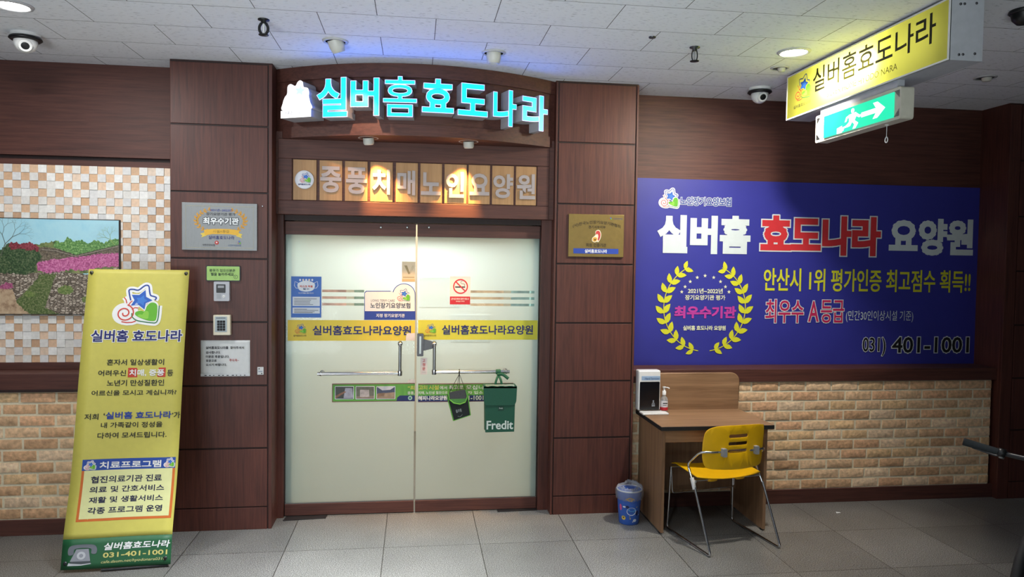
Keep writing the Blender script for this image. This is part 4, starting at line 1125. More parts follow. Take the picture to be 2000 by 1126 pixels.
# ------------------------------------------------------------------ landscape picture on the mosaic
PPX = facade(YLW-0.030)
px1 = PPX.uv(235, 500)[0]; pz1 = PPX.uv(120, 427)[1]; pz0 = PPX.uv(90, 614)[1]; px0 = px1-1.50
pic = thing('landscape_picture', 'framed landscape print of pink flowers above a dry stone wall, hung on mosaic tiles', 'picture', ((px0+px1)/2, YLW-0.03, pz0))
mb = MB(); t_ = 0.006
mb.slab(PPX, px0, pz0, px1, pz1, -0.012, 0.010, BLACK)
mb.build('frame', pic, bevel=0.002)
def pp(pts): return [PPX.uv(*q) for q in pts]
def photo(name, cols, scale, kind='noise', stretch=(1, 1, 1)):
    m = bpy.data.materials.new(name); m.use_nodes = True; nt = m.node_tree; N = nt.nodes; L = nt.links; p_ = N['Principled BSDF']; p_.inputs['Roughness'].default_value = 0.35
    tc = N.new('ShaderNodeTexCoord'); mp_ = N.new('ShaderNodeMapping'); mp_.inputs['Scale'].default_value = stretch; L.new(tc.outputs['Object'], mp_.inputs[0])
    if kind == 'noise':
        n_ = N.new('ShaderNodeTexNoise'); n_.inputs['Scale'].default_value = scale; n_.inputs['Detail'].default_value = 6; n_.inputs['Roughness'].default_value = 0.7; o_ = n_.outputs[0]
    else:
        n_ = N.new('ShaderNodeTexVoronoi'); n_.feature = 'DISTANCE_TO_EDGE'; n_.inputs['Scale'].default_value = scale; n_.inputs['Randomness'].default_value = 0.9
        c_ = N.new('ShaderNodeTexVoronoi'); c_.inputs['Scale'].default_value = scale; c_.inputs['Randomness'].default_value = 0.9; L.new(mp_.outputs[0], c_.inputs['Vector'])
        q_ = N.new('ShaderNodeSeparateColor'); L.new(c_.outputs['Color'], q_.inputs[0])
        e1 = N.new('ShaderNodeMapRange'); e1.inputs['From Max'].default_value = 0.16; L.new(n_.outputs['Distance'], e1.inputs['Value'])
        f1 = N.new('ShaderNodeMapRange'); f1.inputs['To Min'].default_value = 0.10; f1.inputs['To Max'].default_value = 0.26; L.new(q_.outputs[0], f1.inputs['Value'])
        u1 = N.new('ShaderNodeMath'); u1.operation = 'MULTIPLY'; L.new(e1.outputs[0], u1.inputs[0]); L.new(f1.outputs[0], u1.inputs[1]); o_ = u1.outputs[0]
    L.new(mp_.outputs[0], n_.inputs['Vector'])
    cr = N.new('ShaderNodeValToRGB'); L.new(o_, cr.inputs[0]); e = cr.color_ramp.elements
    pos = [0.33+0.34*i/(len(cols)-1) for i in range(len(cols))] if kind == 'noise' else [0.0]+[0.05+0.20*i/(len(cols)-1) for i in range(1, len(cols))]
    e[0].position = pos[0]; e[0].color = rgb(*cols[0]); e[1].position = pos[-1]; e[1].color = rgb(*cols[-1])
    for q_, c in list(zip(pos, cols))[1:-1]:
        k_ = e.new(q_); k_.color = rgb(*c)
    L.new(cr.outputs[0], p_.inputs['Base Color'])
    return m
SKY = photo('print sky', [(160, 206, 222), (176, 222, 234), (150, 208, 228)], 2.0)
mb = MB(); e_ = 0.005
mb.slab(PPX, px0+e_, pz0+e_, px1-e_, pz1-e_, 0.009, 0.0112, SKY); mb.build('sky_print', pic)
def ragged(pts, amp):
    out = []
    for a, b in zip(pts, pts[1:]+pts[:1]):
        n = max(1, int(math.hypot(b[0]-a[0], b[1]-a[1])/2.2))
        for k in range(n):
            t = k/n; out.append((a[0]+(b[0]-a[0])*t+random.uniform(-amp, amp)*.6, a[1]+(b[1]-a[1])*t+random.uniform(-amp, amp)))
    return out
def pl_(name, pts, m, h):
    pts = ragged(pts, 1.9 if 'wall' not in name else 0.9)
    mb = MB(); poly = [(min(max(a, px0+e_), px1-e_), min(max(b, pz0+e_), pz1-e_)) for a, b in pp(pts)]; mb.prism(PPX, poly, h, h, m); mb.build(name, pic)
pl_('far_bank_print', [(60, 480), (110, 470), (150, 488), (200, 480), (236, 470), (236, 530), (60, 540)], photo('print far hedge', [(58, 74, 44), (110, 128, 76), (150, 152, 100)], 30), 0.0118)
pl_('hedge_print', [(106, 478), (112, 470), (125, 474), (134, 462), (146, 472), (160, 468), (172, 476), (186, 468), (205, 474), (222, 466), (236, 468), (236, 482), (190, 489), (150, 500), (108, 492)], photo('print hedge', [(34, 82, 56), (98, 146, 74), (170, 204, 140)], 80), 0.0120)
pl_('old_wall_print', [(70, 482), (110, 484), (150, 498), (236, 478), (236, 494), (150, 512), (60, 518)], photo('print old wall', [(58, 50, 42), (112, 100, 84), (160, 148, 128)], 80), 0.0122)
pl_('stone_wall_print', [(-250, 560), (-100, 545), (0, 530), (60, 532), (120, 530), (175, 536), (236, 520), (236, 614), (-250, 614)], photo('print dry stone', [(52, 46, 38), (120, 106, 92), (170, 156, 140), (206, 194, 178)], 44, 'voronoi', (1, 1, 1.9)), 0.0124)
pl_('foot_bushes_print', [(30, 590), (60, 560), (80, 536), (112, 534), (102, 560), (90, 600), (120, 614), (26, 614)], photo('print grass', [(40, 52, 30), (92, 112, 58), (156, 150, 116)], 85), 0.0126)
pl_('path_print', [(-250, 580), (-60, 562), (0, 560), (28, 566), (34, 590), (60, 614), (-250, 614)], photo('print path', [(140, 110, 86), (190, 162, 132), (206, 184, 152)], 24), 0.0128)
pl_('flower_bank_print', [(76, 528), (74, 514), (90, 508), (130, 503), (170, 499), (200, 496), (236, 494), (236, 520), (200, 522), (168, 528), (140, 526), (100, 533)], photo('print pink flowers', [(128, 52, 96), (196, 98, 150), (228, 158, 196)], 110), 0.0130)
pl_('shrub_print', [(-120, 545), (-90, 500), (-40, 480), (0, 490), (20, 474), (42, 478), (62, 474), (78, 490), (84, 502), (72, 516), (74, 530), (50, 536), (20, 533), (0, 532)], photo('print shrub', [(22, 32, 24), (60, 88, 52), (128, 132, 100)], 95), 0.0132)
pl_('red_flowers_print', [(18, 476), (30, 472), (44, 476), (62, 473), (78, 482), (76, 490), (60, 488), (44, 486), (24, 488)], photo('print red flowers', [(60, 40, 36), (140, 52, 66), (172, 96, 104)], 100), 0.0134)
for k_, (cx_, cy_, rx_, ry_) in enumerate(((176, 584, 14, 8), (205, 560, 11, 6), (130, 566, 16, 9), (216, 600, 12, 7), (60, 574, 10, 6))):
    pl_('moss_print', [(cx_+rx_*math.cos(q), cy_+ry_*math.sin(q)) for q in (2*math.pi*i/14 for i in range(14))], photo('print moss', [(60, 76, 40), (110, 134, 66), (150, 150, 104)], 90), 0.01285+k_*.00002)
pl_('low_flowers_print', [(2, 557), (14, 552), (26, 553), (28, 560), (12, 564), (0, 563)], photo('print low flowers', [(110, 56, 84), (178, 88, 130), (200, 130, 160)], 110), 0.0131)
mb = MB()
for k_ in range(3): mb.stroke(PPX, [PPX.uv(*q) for q in ((84, 485+2.2*k_), (110, 486.5+2.4*k_), (150, 498+2.2*k_), (236, 478+2.4*k_))], .0022, .01345, ink(56, 52, 48) if k_ % 2 == 0 else ink(178, 170, 158))
mb.v = [tuple(PPX.pt(min(p[0], px1-e_), p[2], .01345)) for p in mb.v]
mb.build('roof_line_print', pic)
def branch(p, ang, L_, w_, n):
    q_ = (p[0]+L_*math.cos(ang), p[1]+L_*math.sin(ang))
    mb.stroke(PPX, [p, ((p[0]+q_[0])/2+random.uniform(-1, 1)*L_*.06, (p[1]+q_[1])/2), q_], w_, 0.0136, TREE)
    if n:
        for d_ in (-0.5, 0.42): branch(q_, ang+d_+random.uniform(-.2, .2), L_*.74, w_*.66, n-1)
for px_, ang, L_, w_, n_, col in ((4, 1.25, 0.085, 0.005, 6, (92, 96, 84)), (-60, 1.6, 0.095, 0.007, 5, (92, 96, 84)), (228, 2.2, 0.042, 0.0035, 5, (150, 170, 96))):
    TREE = ink(*col); mb = MB(); r0 = PPX.uv(px_, 500 if px_ < 100 else 478); branch((min(r0[0], px1-.03), r0[1]), ang, L_, w_, n_)
    mb.v = [tuple(PPX.pt(min(max(p[0], px0+e_), px1-e_), min(p[2], pz1-e_), 0.0136)) for p in mb.v]
    mb.build('tree_print', pic)

# ------------------------------------------------------------------ plaques, notices and controls on the pillars
PL_ = facade(YLP)
def plate(P, x0, y0, x1, y1, h0, h1, m, mb=None):
    a0, b0, a1, b1 = P.box(x0, y0, x1, y1); mb = mb or MB(); mb.slab(P, a0, b0, a1, b1, h0, h1, m); return mb
def rplate(P, x0, y0, x1, y1, h0, h1, m, r, mb=None, side=None):
    a0, b0, a1, b1 = P.box(x0, y0, x1, y1); mb = mb or MB(); mb.prism(P, rrect(a0, b0, a1, b1, r), h0, h1, m, side); return mb
def anchor(P, x0, y0, x1, y1):
    a0, b0, a1, b1 = P.box(x0, y0, x1, y1); return P.pt((a0+a1)/2, b0, 0)
BRUSH = mat('brushed steel plate', (138, 140, 140), 0.5, metal=0.75, vary=0.08, scale=40, stretch=(30, 1, 1))
bb_ = (356.5, 396.5, 503, 488.5)
root = thing('steel_plaque', 'brushed steel award plaque with gold laurel on the pillar above the green notice', 'plaque', anchor(PL_, *bb_))
plate(PL_, *bb_, 0.0, 0.014, BRUSH).build('plate', root, bevel=0.0012)
GOLD = ink(206, 150, 56); h_ = 0.0152
mb = MB(); q = PL_.box(364, 403, 496, 483.5)
mb.stroke(PL_, [(q[0], q[1]), (q[2], q[1]), (q[2], q[3]), (q[0], q[3])], 0.0016, h_, ink(196, 186, 140), closed=True); mb.build('border_line', root)
c = PL_.uv(432.5, 431); rx = abs(PL_.uv(480, 431)[0]-PL_.uv(385, 431)[0])/2; ry = abs(PL_.uv(432, 407)[1]-PL_.uv(432, 455)[1])/2
for sd in (-1, 1):
    mb = MB(); laurel(mb, PL_, c, rx, ry, 10, GOLD, h_, q0=-66, q1=66, leaf=0.22, side=sd); mb.build('laurel_branch', root)
def pt_(body, bb2, m, bold=0.02, **kw): return text(root, PL_, body, bb2, m, h=h_+0.0002, bold=bold, **kw)
pt_('2021년~2022년', (410.4, 408, 454, 413), ink(56, 66, 150), 0.01)
pt_('장기요양기관 평가', (404, 415.3, 460.8, 421.2), ink(60, 62, 66), 0.015)
pt_('최우수기관', (398, 425, 467.5, 438.5), ink(238, 240, 240), 0.035, outline=ink(36, 44, 56), ow=0.07)
def pq(pts): return [PL_.uv(*p) for p in pts]
mb = MB()
mb.prism(PL_, pq([(392.5, 456), (401, 453.5), (405, 460), (394, 463.5), (396.5, 459.5)]), h_, h_, ink(222, 196, 84)); mb.prism(PL_, pq([(466, 454.5), (474.5, 457.5), (472, 461), (474, 465), (462, 461)]), h_, h_, ink(222, 196, 84))
mb.prism(PL_, pq([(399.5, 448.5), (416, 447), (433, 446.8), (450, 447.3), (468.5, 450), (466.5, 460), (450, 457.5), (433, 457), (416, 457), (401.5, 459.5)]), h_+.0003, h_+.0003, ink(226, 176, 56)); mb.build('ribbon', root)
pt_('시설A등급', (417, 449, 449, 454.6), ink(70, 56, 24), 0.015); h_ += 0.0002
pt_('실버홈효도나라', (408.3, 460.3, 458.7, 467.2), ink(36, 44, 120), 0.012)
pt_('국민건강보험', (396.7, 476, 421, 480.2), ink(70, 70, 76), 0.012); pt_('노인장기요양보험', (446.5, 477.3, 471.5, 480.7), ink(84, 110, 150), 0.01)
mb = MB(); c = PL_.uv(424.5, 473.6); mb.prism(PL_, ell(c[0], c[1], .0125, n=20), h_, h_, ink(184, 52, 48)); mb.prism(PL_, ell(c[0], c[1]+.001, .0055, n=14), h_+.0004, h_+.0004, ink(236, 210, 206)); mb.build('red_seal', root)
logo(root, PL_, (464, 469, 471.5, 477), h=h_, backing=False)

bb_ = (403, 518.3, 470.4, 548.8)
root = thing('bell_notice', 'green notice sign in a black frame above the door intercom', 'sign', anchor(PL_, *bb_))
rplate(PL_, *bb_, 0.0, 0.010, BLACK, 0.008).build('frame', root, bevel=0.001)
rplate(PL_, 404.8, 519.8, 468.6, 547, 0.009, 0.0112, mat('light green notice', (158, 196, 108), 0.5, vary=0.03), 0.006).build('face', root)
h_ = 0.0122; GK = ink(30, 52, 40)
pt_('용무가 있으신분은', (410, 524.8, 460.5, 530.8), GK, 0.015); pt_('벨을 눌러주세요', (413, 532, 457.5, 538.2), GK, 0.015)
mb = MB(); c = PL_.uv(461.3, 540.3); mb.stroke(PL_, ell(c[0], c[1], .0115, n=24), 0.002, h_, GK, closed=True); mb.prism(PL_, [(c[0]-.003, c[1]-.004), (c[0]+.003, c[1]), (c[0]-.003, c[1]+.004)], h_, h_, GK); mb.build('bell_mark', root)

bb_ = (420, 549.3, 450, 587)
root = thing('door_intercom', 'grey door intercom with a small camera window under the green notice', 'intercom', anchor(PL_, *bb_))
rplate(PL_, *bb_, 0.0, 0.030, mat('pale grey plastic', (180, 182, 188), 0.45, vary=0.04), 0.006).build('housing', root, bevel=0.003)
rplate(PL_, 425, 554.5, 442.8, 571, 0.029, 0.0315, BLACK, 0.003).build('camera_window', root)
plate(PL_, 428, 557, 440, 561.5, 0.031, 0.0325, GREYP).build('visor', root)
mb = MB(); q = PL_.box(425.5, 573, 434.5, 582.5)
for i in range(6): mb.slab(PL_, q[0], q[1]+(q[3]-q[1])*(i+.15)/6, q[2], q[1]+(q[3]-q[1])*(i+.6)/6, 0.029, 0.0308, GREYP)
mb.build('speaker_grille', root)
mb = MB(); c = PL_.uv(439.8, 578.5); mb.lathe(PL_.pt(c[0], c[1], 0.029), [(.009, 0), (.009, .003), (.007, .004), (0, .004)], WHITE, 20, (0, -1, 0)); mb.build('call_button', root)
mb = MB(); mb.stroke(PL_, ell(c[0], c[1]-.001, .0045, .004, 12, 20, 160), .0012, 0.0335, BLK); mb.build('button_mark', root)

bb_ = (419, 614, 452.3, 653.3)
root = thing('door_keypad', 'cream door keypad with twelve black keys above the paper notice', 'keypad', anchor(PL_, *bb_))
plate(PL_, *bb_, 0.0, 0.034, OFFW).build('housing', root, bevel=0.004)
plate(PL_, 422.5, 617, 446, 647, 0.033, 0.0355, mat('keypad face', (168, 180, 184), 0.45, vary=0.03)).build('face', root)
h_ = 0.0364
pt_('ACCESS CONTROL', (425, 619, 443, 621), ink(40, 46, 60), 0.0) if False else None
for r in range(4):
    for k in range(3):
        x0 = 427.2+k*5.4; y0 = 624.6+r*5.1
        rplate(PL_, x0, y0, x0+4.5, y0+4.3, 0.035, 0.0385, mat('black key', (10, 11, 15), 0.6, vary=0.1), 0.002).build('key', root)
mb = MB()
for k in range(9): plate(PL_, 425.2+k*2.05, 619.0, 426.5+k*2.05, 620.8, 0.0350, 0.0360, ink(40, 46, 60), mb)
mb.build('maker_mark', root)

bb_ = (392.5, 664, 488.6, 733.5)
root = thing('paper_notice', 'white paper notice in a clear pocket under the cream keypad', 'notice', anchor(PL_, *bb_))
mb = MB(); a0, b0, a1, b1 = PL_.box(*bb_); n = 14
mb.add([PL_.pt(a0+(a1-a0)*i/n, b0+(b1-b0)*j/n, 0.003+0.003*math.sin(i*.9+j*.4)**2*(j/n)) for j in range(n+1) for i in range(n+1)], [(j*(n+1)+i, j*(n+1)+i+1, (j+1)*(n+1)+i+1, (j+1)*(n+1)+i) for j in range(n) for i in range(n)], PAPER, True)
o = mb.build('sheet', root); o.modifiers.new('thick', 'SOLIDIFY').thickness = 0.0008; o.modifiers['thick'].offset = -1
h_ = 0.0072; PK = ink(40, 42, 48)
pt_('실버홈효도나라를  찾아주셔서', (402.5, 675.5, 477, 681), PK, 0.022); pt_('감사합니다.', (402.8, 685, 431, 690), PK, 0.022); pt_('이문은 후문입니다.', (402.5, 693, 448.5, 698.3), PK, 0.022)
pt_('정문으로', (402.8, 701, 423.7, 706), PK, 0.022); pt_('쭈우욱~', (448.3, 700, 467.4, 705.3), ink(190, 80, 76), 0.01); pt_('오시기 바랍니다.', (402.8, 709, 443.5, 714), PK, 0.022)
mb = MB(); a0, b0, a1, b1 = PL_.box(392.5, 728.6, 488.6, 734)
mb.slab(PL_, a0, b0, a1, b1, 0.0045, 0.0065, mat('clear pocket strip', (200, 202, 204), 0.25, vary=0.04)); mb.build('pocket_strip', root)
mb = MB()
for k in range(10): u = a0+(a1-a0)*(.08+.09*k+random.uniform(-.01, .01)); mb.slab(PL_, u, b0+.004, u+random.uniform(.006, .016), b0+.009, 0.0064, 0.007, BLK)
mb.build('pocket_holes', root)

bb_ = (503, 716, 515, 731)
root = thing('wall_tag', 'tiny white card tag at the edge of the pillar beside the paper notice', 'tag', anchor(PL_, *bb_))
plate(PL_, *bb_, 0.0, 0.006, PAPER).build('card', root, bevel=0.001)
mb = MB(); plate(PL_, 505.5, 718.5, 507.5, 720.5, 0.0058, 0.0066, BLK, mb); plate(PL_, 510.5, 727.5, 512.5, 729.5, 0.0058, 0.0066, BLK, mb); plate(PL_, 505, 723.5, 513, 725.5, 0.0058, 0.0066, ink(150, 160, 180), mb); mb.build('print', root)
p = PL_.pt(*PL_.uv(513, 402.5), 0.0); mb = MB(); mb.lathe(p, [(0.006, 0), (0.006, 0.006), (0.004, 0.008), (0, 0.008)], CHROME, 16, (0, -1, 0))
tag(mb.build('wall_screw', loc=p), 'small bright screw in the pillar beside the steel plaque', 'screw')

PR_ = facade(YRP)
bb_ = (1109.8, 418.6, 1217.2, 501.4)
root = thing('brass_plaque', 'brass membership plaque with a red and gold heart on the pillar near the blue banner', 'plaque', anchor(PR_, *bb_))
plate(PR_, *bb_, 0.0, 0.014, mat('brass plate', (140, 118, 68), 0.42, metal=0.55, vary=0.06, scale=40)).build('plate', root, bevel=0.0015)
def br(body, bb2, m, bold=0.012, h=0.0152, **kw): return text(root, PR_, body, bb2, m, h=h, bold=bold, **kw)
DK = ink(56, 42, 22)
br('(사)한국노인장기요양기관협회', (1118, 430.5, 1211, 438), DK, 0.015, arc=0.030)
br('경기서부지부', (1148.3, 440.5, 1181.5, 446.5), DK); br('회원 인증기관', (1143.5, 475, 1183, 482), DK, 0.015)
mb = MB()
def eb(pts): return [PR_.uv(1155+18*x, 473-24*y) for x, y in pts]
mb.prism(PR_, eb(smooth_closed([(.02, .12), (.04, .34), (.2, .46), (.4, .62), (.38, .86), (.6, 1.0), (.85, .96), (1.0, .7), (.95, .35), (.7, .02), (.56, .06), (.3, .0)], 5)), .0148, .0150, ink(232, 222, 196))
mb.prism(PR_, eb(smooth_closed([(.44, .62), (.44, .85), (.62, .94), (.82, .9), (.93, .68), (.88, .36), (.70, .1), (.64, .26), (.7, .5), (.6, .68)], 5)), .0154, .0154, ink(196, 62, 60))
mb.prism(PR_, eb(smooth_closed([(.08, .14), (.1, .34), (.28, .42), (.48, .4), (.6, .24), (.46, .1), (.26, .05)], 5)), .0154, .0154, ink(222, 170, 70))
mb.prism(PR_, eb(smooth_closed([(.24, .18), (.24, .3), (.36, .27), (.46, .3), (.44, .2), (.34, .1)], 5)), .0158, .0158, ink(120, 76, 30)); mb.build('emblem', root)
rplate(PR_, 1119, 485.2, 1206.6, 495.2, .0142, .0154, ink(36, 66, 160), 0.004).build('blue_bar', root)
br('실버홈효도나라', (1141, 486.6, 1184.5, 493.8), WHI, 0.03, h=0.0162)
logo(root, PR_, (1188, 423.8, 1194.5, 429.6), h=0.0148, backing=False); br('노인장기요양보험', (1197, 425.5, 1214.5, 429), ink(90, 96, 130), 0.0)

# ------------------------------------------------------------------ things stuck on the glass doors
DH = 0.0095
def dsheet(x0, y0, x1, y1, m, r=0.0, h=DH, t=0.0012):
    a0, b0, a1, b1 = D.box(x0, y0, x1, y1); mb = MB()
    if r: mb.prism(D, rrect(a0, b0, a1, b1, r), h-0.001, h+t, m)
    else: mb.slab(D, a0, b0, a1, b1, h-0.001, h+t, m)
    return mb
def dt(body, bb2, m, bold=0.015, h=DH+0.0022, **kw): return text(root, D, body, bb2, m, h=h, bold=bold, **kw)
def anc(x0, y0, x1, y1): a0, b0, a1, b1 = D.box(x0, y0, x1, y1); return D.pt((a0+a1)/2, b0, DH)

root = thing('mask_poster', 'blue poster with a white face mask and text panels on the frosted glass', 'poster', anc(569, 539.5, 628, 619.5))
dsheet(569, 539.5, 628, 619.5, mat('poster blue', (58, 108, 190), 0.5, vary=0.04)).build('sheet', root)
mb = MB()
def mq(pts): return [D.uv(569+59*x, 539.5+80*y) for x, y in pts]
LB = ink(226, 232, 240)
mb.prism(D, mq(smooth_closed([(.24, .16), (.5, .10), (.76, .16), (.78, .26), (.70, .34), (.5, .37), (.3, .34), (.22, .26)], 4)), DH+.0016, DH+.0016, LB)
for sx in (0, 1):
    mb.stroke(D, mq([(abs(sx-.24), .16), (abs(sx-.13), .12), (abs(sx-.11), .22), (abs(sx-.16), .28), (abs(sx-.26), .29)]), .003, DH+.0016, LB)
for k in range(5): mb.prism(D, mq(ell(.30+.1*k, .085, .032, .028, 12)), DH+.0018, DH+.0018, ink(232, 220, 206) if k % 2 else LB)
mb.build('mask_picture', root)
dt('마스크 착용', (586, 556.5, 611.5, 561), ink(206, 84, 60), 0.04); dt('필수', (592, 562, 605, 565.5), ink(80, 90, 120), 0.03)
dt('마스크 착용을 생활화 합시다', (583.5, 570.5, 613, 573), WHI, 0.02)
dsheet(572, 579, 625, 597, ink(214, 220, 228), h=DH+.0012, t=.0004).build('text_panel', root); dsheet(572, 600, 625, 611.5, ink(214, 220, 228), h=DH+.0012, t=.0004).build('text_panel', root)
GT = ink(92, 98, 112)
mb = MB()
for y, e in ((582.5, 619), (585.3, 608), (588.1, 606), (590.9, 606), (593.6, 612), (602.5, 600), (605, 622), (607.5, 615), (609.6, 611)):
    a0, b0, a1, b1 = D.box(575, y, e, y+1.0); mb.slab(D, a0, b0, a1, b1, DH+.0014, DH+.002, GT)
mb.build('small_print', root)

PINK = mat('pale pink vinyl', (224, 212, 206), 0.5, vary=0.03)
root = thing('care_plaque', 'white round-topped sticker with blue base and emblem near the door gap', 'sticker', anc(711, 552, 812, 624))
def cq(pts): return [D.uv(*p) for p in pts]
shape = [(711.5, 624), (811.5, 624)]+[(789+22.5*math.cos(math.radians(q)), 575-22*math.sin(math.radians(q))) for q in range(0, 171, 12)]+[(762, 567.5), (715, 567.5), (712, 571)]
mb = MB(); mb.prism(D, cq(shape), DH-.001, DH+.0012, ink(36, 62, 150)); mb.build('blue_edge', root)
sh2 = [(713, 607), (810.3, 607)]+[(789+21*math.cos(math.radians(q)), 575-20.5*math.sin(math.radians(q))) for q in range(0, 171, 12)]+[(764, 569), (716, 569), (713, 572)]
mb = MB(); mb.prism(D, cq(sh2), DH+.0014, DH+.0018, mat('sticker white', (232, 226, 218), 0.5, vary=0.02)); mb.build('white_face', root)
dt('LONG TERM CARE', (724.8, 584, 771, 588.4), ink(120, 124, 130), 0.004, h=DH+.0026); dt('노인장기요양보험', (723.5, 590.3, 801.5, 601.3), ink(52, 58, 78), 0.018, h=DH+.0026)
dt('지정 장기요양기관', (734.8, 612, 790.5, 619), WHI, 0.022); logo(root, D, (773, 562.3, 801.5, 589), h=DH+.0024, backing=False)

root = thing('gold_sticker', 'beige certificate sticker with a gold letter V high beside the door gap', 'sticker', anc(785, 510.5, 811, 550))
dsheet(785, 510.5, 811, 550, mat('beige sticker', (206, 190, 160), 0.5, vary=0.03)).build('sheet', root)
mb = MB(); GV = ink(150, 134, 96)
mb.prism(D, [D.uv(*p) for p in ((789.5, 518), (795, 518), (800.5, 533), (799, 535), (797.5, 534.5))], DH+.0016, DH+.0016, GV)
mb.stroke(D, [D.uv(*p) for p in ((799, 534.5), (803, 526), (806, 518.5), (808.5, 518.5), (803.5, 530), (800.5, 534.5))], .0016, DH+.0016, GV); 
a0, b0, a1, b1 = D.box(787, 540, 809.5, 542); mb.slab(D, a0, b0, a1, b1, DH+.001, DH+.0018, ink(160, 146, 116)); a0, b0, a1, b1 = D.box(785.5, 544.5, 810.5, 549.5); mb.slab(D, a0, b0, a1, b1, DH+.001, DH+.0016, ink(180, 160, 122)); mb.build('letter_print', root)

VYEL = mat('yellow vinyl decal', (222, 194, 44), 0.45, vary=0.02); VLIME = mat('lime vinyl decal', (206, 200, 52), 0.45, vary=0.02)
xa = D.uv(562.5, 645)[0]; 
for nm, x0, x1, m, lg, tx, lab in (('left', 562.3, 810.5, VYEL, (574, 631, 599, 651.5), (611, 635, 803, 654), 'yellow name band decal on the door with the blue poster'), ('r', 816.5, 1049.3, VLIME, (828, 631, 852, 651), (863, 634, 1040.5, 652.7), 'lime yellow name band decal on the door with the hanging bags')):
    root = thing('name_band', lab, 'decal', anc(x0, 624.5, x1, 664), 'name bands across the glass doors')
    dsheet(x0, 624.6, x1, 664.6 if nm == 'left' else 662.6, m).build('vinyl', root)
    dt('실버홈효도나라요양원', tx, NAVY, 0.024); logo(root, D, lg, h=DH+.0016, backing=False)
    dt('실버홈효도나라', (lg[0]-.5, lg[3]+1.2, lg[2], lg[3]+5.2), ink(90, 76, 30), 0.015)
root = thing('no_smoking_sign', 'no smoking sign with red circle and red caption on the frosted glass', 'sign', anc(878.5, 539, 918.5, 594))
dsheet(878.5, 539.5, 918.5, 594, mat('sign white', (226, 216, 212), 0.5, vary=0.02)).build('sheet', root)
dsheet(878.5, 578.5, 918, 594, ink(186, 34, 48), h=DH+.0014, t=.0003).build('red_caption', root)
c = D.uv(899.3, 558.8); r = abs(D.uv(914, 558)[0]-D.uv(885, 558)[0])/2
mb = MB(); mb.slab(D, c[0]-r*.72, c[1]-r*.16, c[0]+r*.62, c[1]-r*.01, DH+.001, DH+.0018, BLK)
mb.stroke(D, [tuple(p) for p in smooth_open([(c[0]+r*.5, c[1]+r*.04), (c[0]+r*.55, c[1]+r*.3), (c[0]+r*.12, c[1]+r*.4), (c[0]+.02*r, c[1]+r*.6), (c[0]+r*.25, c[1]+r*.72)], 4)], r*.06, DH+.0016, GT); mb.build('cigarette', root)
mb = MB(); mb.stroke(D, ell(c[0], c[1], r*.92, n=40), r*.16, DH+.0021, ink(190, 34, 46), closed=True); mb.stroke(D, [(c[0]-r*.62, c[1]+r*.62), (c[0]+r*.62, c[1]-r*.62)], r*.15, DH+.0022, ink(190, 34, 46)); mb.build('red_circle', root)
dt('금연시설 내에서의 흡연은 안됩니다', (881, 581, 915.5, 585.3), WHI, 0.015, h=DH+.0024); dt('과태료 부과', (890, 586.5, 907, 589.3), WHI, 0.01, h=DH+.0024)

root = thing('green_banner', 'long green strip sticker with three room photos low across both glass doors', 'sticker', anc(649, 748, 1000, 783))
def strip(x0, x1):
    dsheet(x0, 747.6, x1, 783.4, ink(120, 66, 72)).build('red_edge', root)
    dsheet(x0+(1.4 if x0 < 700 else 0), 749.2, x1-(1.4 if x1 > 900 else 0), 782, mat('green sticker', (96, 164, 66), 0.5, vary=0.05, scale=8), h=DH+.0013, t=.0003).build('green_ground', root)
strip(648.8, 810.3); strip(816.6, 1002)
mb = MB(); mb.prism(D, [D.uv(*p) for p in ((774.5, 782), (776, 775), (781, 771.3), (810.3, 771), (810.3, 782))], DH+.0022, DH+.0022, ink(28, 44, 100)); mb.build('navy_bar', root)
dsheet(816.6, 770.8, 1001, 782, ink(28, 44, 100), h=DH+.0022, t=.0001).build('navy_bar', root)
rooms = (((60, 64, 60), (176, 178, 196), (140, 96, 72)), ((110, 112, 96), (196, 186, 186), (150, 132, 116)), ((70, 80, 110), (176, 150, 124), (150, 116, 86)))
for k, cs in enumerate(rooms):
    x0 = 654.4+40.4*k; x1 = x0+37
    rplate(D, x0, 753.2, x1, 778.4, DH, DH+.0026, LB, .004).build('photo_border', root)
    mb = MB()
    def rq(pts): return [D.uv(x0+1+(x1-x0-2)*x, 754.2+23.2*y) for x, y in pts]
    pm = [photo('room print %d %d' % (k, i), [tuple(int(v*.8) for v in c), c], 40) for i, c in enumerate(cs)]
    mb.prism(D, rq([(0, 0), (1, 0), (1, 1), (0, 1)]), DH+.0029, DH+.0029, pm[0])
    if k == 0:
        mb.prism(D, rq([(.5, .55), (.55, .1), (.95, .1), (1, .95), (.45, .95)]), DH+.0032, DH+.0032, pm[1]); mb.prism(D, rq([(0, .75), (.5, .38), (.62, .42), (0, 1)]), DH+.0034, DH+.0034, pm[2])
    elif k == 1:
        mb.prism(D, rq([(.22, .25), (.72, .25), (.74, .85), (.22, .85)]), DH+.0032, DH+.0032, pm[1]); mb.prism(D, rq([(0, .8), (1, .75), (1, 1), (0, 1)]), DH+.0031, DH+.0031, pm[2])
    else:
        mb.prism(D, rq([(0, .6), (1, .45), (1, 1), (0, 1)]), DH+.0032, DH+.0032, pm[1]); mb.prism(D, rq([(.05, .55), (.45, .5), (.4, .75), (.05, .85)]), DH+.0034, DH+.0034, pm[2]); mb.prism(D, rq([(0, 0), (1, 0), (.75, .25), (.3, .3)]), DH+.0033, DH+.0033, ink(206, 210, 220))
    mb.build('room_photo', root)
PY = ink(222, 216, 96)
